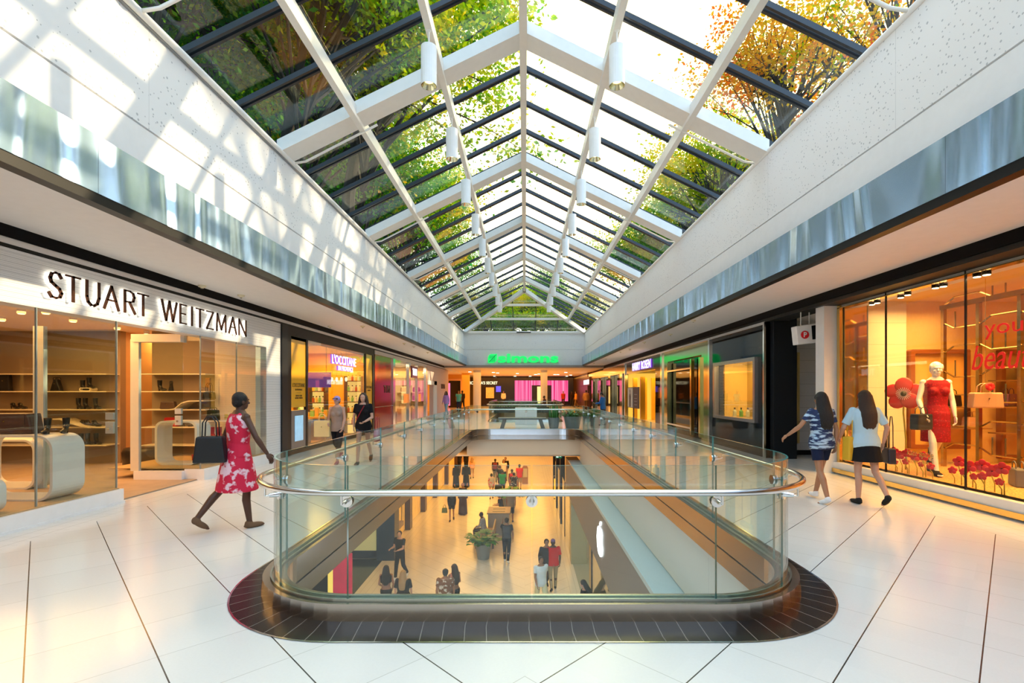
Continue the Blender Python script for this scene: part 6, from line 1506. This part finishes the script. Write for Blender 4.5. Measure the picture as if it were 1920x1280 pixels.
tag(B().box(1.92, 2.3, 14.1, 14.5, LZ, -2.65).build('golden_pier', P((.45, .30, .08), .4, name='golden_olive')), 'golden olive pier nearer to the camera in the lower store entrance', 'pier')
struct('floor', B().box(1.9, 6.5, 5, 20.4, LZ, LZ+.006), P((.36, .36, .28), .25, name='store_stone_floor'))
struct('wall_front', B().box(2.45, 6.5, 19.9, 20.0, LZ, -1.2), P((.5, .42, .30), .5, name='store_end_wall'))
for i, (xx, yy) in enumerate(((1.95, 25.2), (1.95, 28.6), (2.0, 32.5))):
    tag(B().box(xx-.12, xx+.12, yy-.15, yy+.15, LZ, -1.0).build('black_post', BLACK), f'tall black post on the right side of the lower concourse, {ORD[i]} from camera', 'post', 'black posts of the lower shops')
t = T('advert_pillar', 'lit orange advertising pillar with dark cap by the black posts', 'pillar', (1.9, 30, LZ))
xx, yy = at(1044, 0, 31).x, 31.0
B().box(xx-.18, xx+.18, yy-.1, yy+.1, LZ+.05, LZ+1.3).build('lit_panel', EM((1, .42, .02), 1.2, 'orange_advert'), t)
B().box(xx-.2, xx+.2, yy-.12, yy+.12, LZ, LZ+.05).box(xx-.2, xx+.2, yy-.12, yy+.12, LZ+1.3, LZ+1.45).build('frame', BLACK, t)
# dark cosmetics store, left
NAVY = P((.015, .028, .05), .35, name='navy_pier')
struct('wall_left', B().box(-5.97, -5.25, 19.6, 20.3, LZ, -.5), NAVY)
struct('wall_front', B().box(-9.5, -5.97, 19.85, 20.0, LZ, -.5), P((.02, .03, .05), .4, name='dark_store_wall'))
struct('floor', B().box(-12, -5.75, 4, 19.8, LZ, LZ+.008), P((.02, .028, .038), .15, name='dark_store_floor'))
t = T('face_poster', 'large backlit yellow-green poster with brown profile silhouette', 'poster', (-7, 19.8, -4))
B().box(-7.9, -6.05, 19.78, 19.84, LZ+.35, LZ+2.7).build('poster_face', P((.55, .48, .22), .5, name='poster_field', emit=(.5, .42, .16), es=.35), t)
sil = [(-7.9, .35), (-7.15, .35), (-7.2, .6), (-7.42, .85), (-7.5, 1.1), (-7.42, 1.35), (-7.15, 1.40), (-7.05, 1.55), (-7.1, 1.7), (-6.85, 2.1), (-6.7, 2.5), (-6.75, 2.7), (-7.9, 2.7)]
B().prism([(p, LZ+q) for p, q in sil], 19.74, 19.78, 'y').build('profile_silhouette', P((.12, .05, .025), .5, name='brown_profile'), t)
t = T('banner_poster', 'crimson poster panel with white MAC lettering at the lower left', 'poster', (-5.6, 14.0, LZ))
px = at(648, 0, 14.2).x
B().box(px-.35, px+.2, 14.15, 14.2, LZ+.75, LZ+2.1).build('poster_face', P((.5, .02, .06), .5, name='crimson_poster', nscale=3, namt=.7, emit=(.4, .01, .04), es=.3), t)
B().box(px-.5, px-.36, 14.15, 14.2, LZ+.6, LZ+2.2).build('lit_edge', EM((1, .65, .1), .9, 'amber_edge'), t)
B().box(px-.5, px+.25, 14.15, 14.21, LZ, LZ+.75).build('poster_base', BLACK, t)
fit('MAC', (px+.1, 14.13, LZ+.55), '-y', .36, .10, P((.7, .6, .4), .5, name='mac_print'), parent=t, ext=.002)
# golden shopfront beyond
for i, y in enumerate((20.8, 24.2, 27.8, 31.5, 36, 41)):
    tag(B().box(-5.99, -5.65, y-.25, y+.25, LZ, -1.0).build('dark_pier', P((.07, .035, .02), .4, name='walnut_pier')), f'dark walnut pier of the golden lower shopfront, {ORD[i]} from camera', 'pier', 'piers of the golden lower shopfront')
for i, (ya, yb) in enumerate(((21.1, 23.9), (24.5, 27.5), (28.1, 31.2), (31.8, 35.7), (36.3, 40.7))):
    tag(B().box(-5.98, -5.9, ya, yb, LZ+.05, -1.6).build('lit_shop_display', P((.60, .32, .06), .35, name='golden_display', nscale=2.2, namt=.85, emit=(1, .45, .06), es=.35)), f'golden lit shop display between walnut piers, {ORD[i]} from camera', 'display', 'golden displays of the lower shopfront')
t = T('swing_display', 'thin metal hanging frame with plank in the golden lower shopfront', 'display', (-5.6, 22.5, LZ))
B().tube([(-5.8, 22.0, LZ+2.6), (-5.8, 22.0, LZ+.75), (-5.8, 22.9, LZ+.75), (-5.8, 22.9, LZ+2.6)], .015, 6).build('hanger_frame', CHAR, t)
B().box(-5.9, -5.7, 22.0, 22.9, LZ+.55, LZ+.75).build('plank', BW, t)
# ================================================================= TREES OUTSIDE THE SKYLIGHT
def leafmat(name, c1, c2, c3):
    m, N, L = newmat(name)
    o = N.new('ShaderNodeOutputMaterial'); d = N.new('ShaderNodeBsdfDiffuse'); t = N.new('ShaderNodeBsdfTranslucent'); mx = N.new('ShaderNodeMixShader'); mx.inputs[0].default_value = .5
    g = N.new('ShaderNodeNewGeometry'); tcn = N.new('ShaderNodeTexCoord'); nz = N.new('ShaderNodeTexNoise'); nz.inputs['Scale'].default_value = .45; L.new(tcn.outputs['Object'], nz.inputs['Vector'])
    v = mathn(N, L, 'ADD', mathn(N, L, 'MULTIPLY', g.outputs['Random Per Island'], .35), mathn(N, L, 'MULTIPLY_ADD', nz.outputs[0], 2.2, -.75))
    cr = N.new('ShaderNodeValToRGB'); e = cr.color_ramp; e.elements[0].color = (*c1, 1); e.elements[0].position = .1; e.elements[1].color = (*c3, 1); e.elements[1].position = .95
    q = e.elements.new(.5); q.color = (*c2, 1)
    L.new(v, cr.inputs[0]); L.new(cr.outputs[0], d.inputs[0])
    hs = N.new('ShaderNodeHueSaturation'); hs.inputs['Value'].default_value = 1.5; hs.inputs['Saturation'].default_value = 1.15; L.new(cr.outputs[0], hs.inputs['Color']); L.new(hs.outputs[0], t.inputs[0])
    L.new(d.outputs[0], mx.inputs[1]); L.new(t.outputs[0], mx.inputs[2]); L.new(mx.outputs[0], o.inputs[0])
    return m
BARK = P((.022, .016, .012), .85, name='bark', nscale=8, namt=.4, bump=.5, bscale=20)
def tree(label, x, y, hc, r, nleaf, m, seed, ls=.2, lean=0., grp=None, sparse=False):
    random.seed(seed)
    t = T('tree', label, 'tree', (x, y, 5.9), 0, grp, local=True)
    b = B(); top = hc-5.9; clumps = []
    b.tube([(0, 0, 0), (.1, .05, top*.35), (lean*.4, 0, top*.7), (lean, 0, top+r*.4)], [.24, .19, .13, .04], 8)
    for i in range(34):
        z0 = top*random.uniform(.35, .95); a = random.uniform(0, 6.283); el = random.uniform(-.1, 1.2)
        q = r*random.uniform(.55, 1.0)
        c = Vector((lean, 0, top))+Vector((math.cos(a)*math.cos(el), math.sin(a)*math.cos(el), math.sin(el)-.25))*q
        s0 = Vector((lean*z0/top, 0, z0)); mid = (s0+c)/2+Vector((0, 0, .3))
        b.tube([s0, mid, c], [.07, .045, .012], 5, caps=False); clumps.append(c)
        for k in range(2):
            c2 = c+Vector([random.gauss(0, 1)*r*.22 for _ in range(3)]); b.tube([mid, (mid+c2)/2+Vector((0, 0, .15)), c2], [.03, .02, .008], 4, caps=False); clumps.append(c2)
    b.build('branches', BARK, t)
    vs = []; fs = []
    per = nleaf//len(clumps)
    for c in clumps:
        cr_ = r*random.uniform(.16, .30)
        for k in range(per):
            p = c+Vector((random.gauss(0, 1)*cr_*.6, random.gauss(0, 1)*cr_*.6, random.gauss(0, 1)*cr_*.45))
            d = Vector((random.gauss(0, 1), random.gauss(0, 1), random.gauss(-.3, .6))).normalized(); s = d.orthogonal().normalized()
            s.rotate(Matrix.Rotation(random.uniform(0, 3.14), 3, d)); L_ = ls*random.uniform(.6, 1.2); W_ = L_*.27
            n = len(vs); vs += [p, p+d*L_*.5+s*W_, p+d*L_, p+d*L_*.5-s*W_]; fs.append((n, n+1, n+2, n+3))
    me = bpy.data.meshes.new('foliage'); me.from_pydata(vs, [], fs); me.materials.append(m)
    o = bpy.data.objects.new('foliage', me); C.objects.link(o); o.parent = t
    return t
LG = leafmat('green_leaves', (.015, .10, .02), (.05, .22, .012), (.20, .38, .015))
LY = leafmat('yellow_green_leaves', (.06, .24, .012), (.26, .36, .012), (.65, .44, .01))
LO = leafmat('autumn_leaves', (.14, .26, .02), (.58, .34, .03), (.60, .12, .04))
GL_ = 'trees beyond the left skylight slope'; GR_ = 'trees beyond the right skylight slope'; GE_ = 'trees beyond the far end of the skylight'
tg = tree('dense green tree over the near left skylight panes', -9.5, 7, 12, 4.6, 27000, LG, 1, grp=GL_)
ty = tree('yellow-green tree leaning over the ridge, second on the left', -7.6, 15, 14, 4.6, 23000, LY, 2, lean=1.6, grp=GL_)
to = tree('sparse autumn orange tree over the right panes, nearest on the right', 9.9, 18.5, 13.4, 3.3, 8000, LO, 3, ls=.18, grp=GR_)
tr = tree('green and yellow tree over the right panes, second on the right', 9.9, 24.5, 12.2, 3.4, 11000, LY, 5, grp=GR_)
for i, (p, x, y, sc, rz, w) in enumerate(((tg, -8.7, 2.5, 1.0, 1, 'rearmost'), (tg, -9.8, 12.5, 1.05, 2.2, 'fourth'), (ty, -10.5, 21, 1.1, .3, 'fifth'), (tg, -9.3, 27, 1.1, 3, 'sixth'), (ty, -9.0, 33, 1.0, 0, 'seventh'), (tg, -9.5, 40, 1.1, 1, 'eighth'),
                                        (tg, -16, 9, 1.5, 2, 'ninth'), (ty, -16.5, 18, 1.55, 1, 'tenth'), (tg, -16.5, 28, 1.6, .5, 'eleventh'), (tg, -16, 40, 1.6, 4, 'twelfth'), (ty, -7.4, 20, 1.35, -.2, 'thirteenth'))):
    dup(p, (x, y, 5.9), rz, f'{"green" if p is tg else "yellow-green"} tree beyond the left skylight slope, {w} of that row', sc)
for i, (p, x, y, sc, rz, w) in enumerate(((tr, 10.2, 30, 1.05, 2, 'third'), (tg, 9.9, 35, .85, 4, 'fourth'), (tr, 9.8, 42, 1.1, 1, 'fifth'), (to, 14.5, 19, 1.3, 2, 'sixth'), (tg, 16, 32, 1.2, 2, 'seventh'))):
    dup(p, (x, y, 5.9), rz, f'{"green" if p is tg else "orange" if p is to else "yellow-green"} tree beyond the right skylight slope, {w} from the camera', sc)
for i, (p, x, y, sc, rz, w) in enumerate(((tr, -5.4, 42, .5, 2, 'far left'), (tg, -2.7, 43, .48, 4, 'left of centre'), (tr, 0, 42.5, .50, 1, 'centre'), (tg, 2.7, 43, .46, 0, 'right of centre'), (tr, 5.4, 42, .5, 3, 'far right'), (tr, -1.4, 47, .7, 1, 'rear left'), (tg, 1.8, 47, .72, 2, 'rear right'))):
    dup(p, (x, y, 5.9), rz, f'bright {"green" if p is tg else "yellow-green"} tree beyond the far glazed end, {w}', sc)

sh0 = tree('bright leafy shrub beyond the far glazed end, leftmost of the low row', -4.6, 38.6, 6.95, 1.15, 4200, LY, 9, ls=.2, grp='low shrubs beyond the far glazed end')
for i, (x, y) in enumerate(((-3.1, 38.9), (-1.6, 38.6), (-.1, 38.9), (1.4, 38.6), (2.9, 38.9), (4.4, 38.6))):
    dup(sh0, (x, y, 5.9), 1.1*i, f'bright leafy shrub beyond the far glazed end, {ORD[i+1]} of the low row from the left')
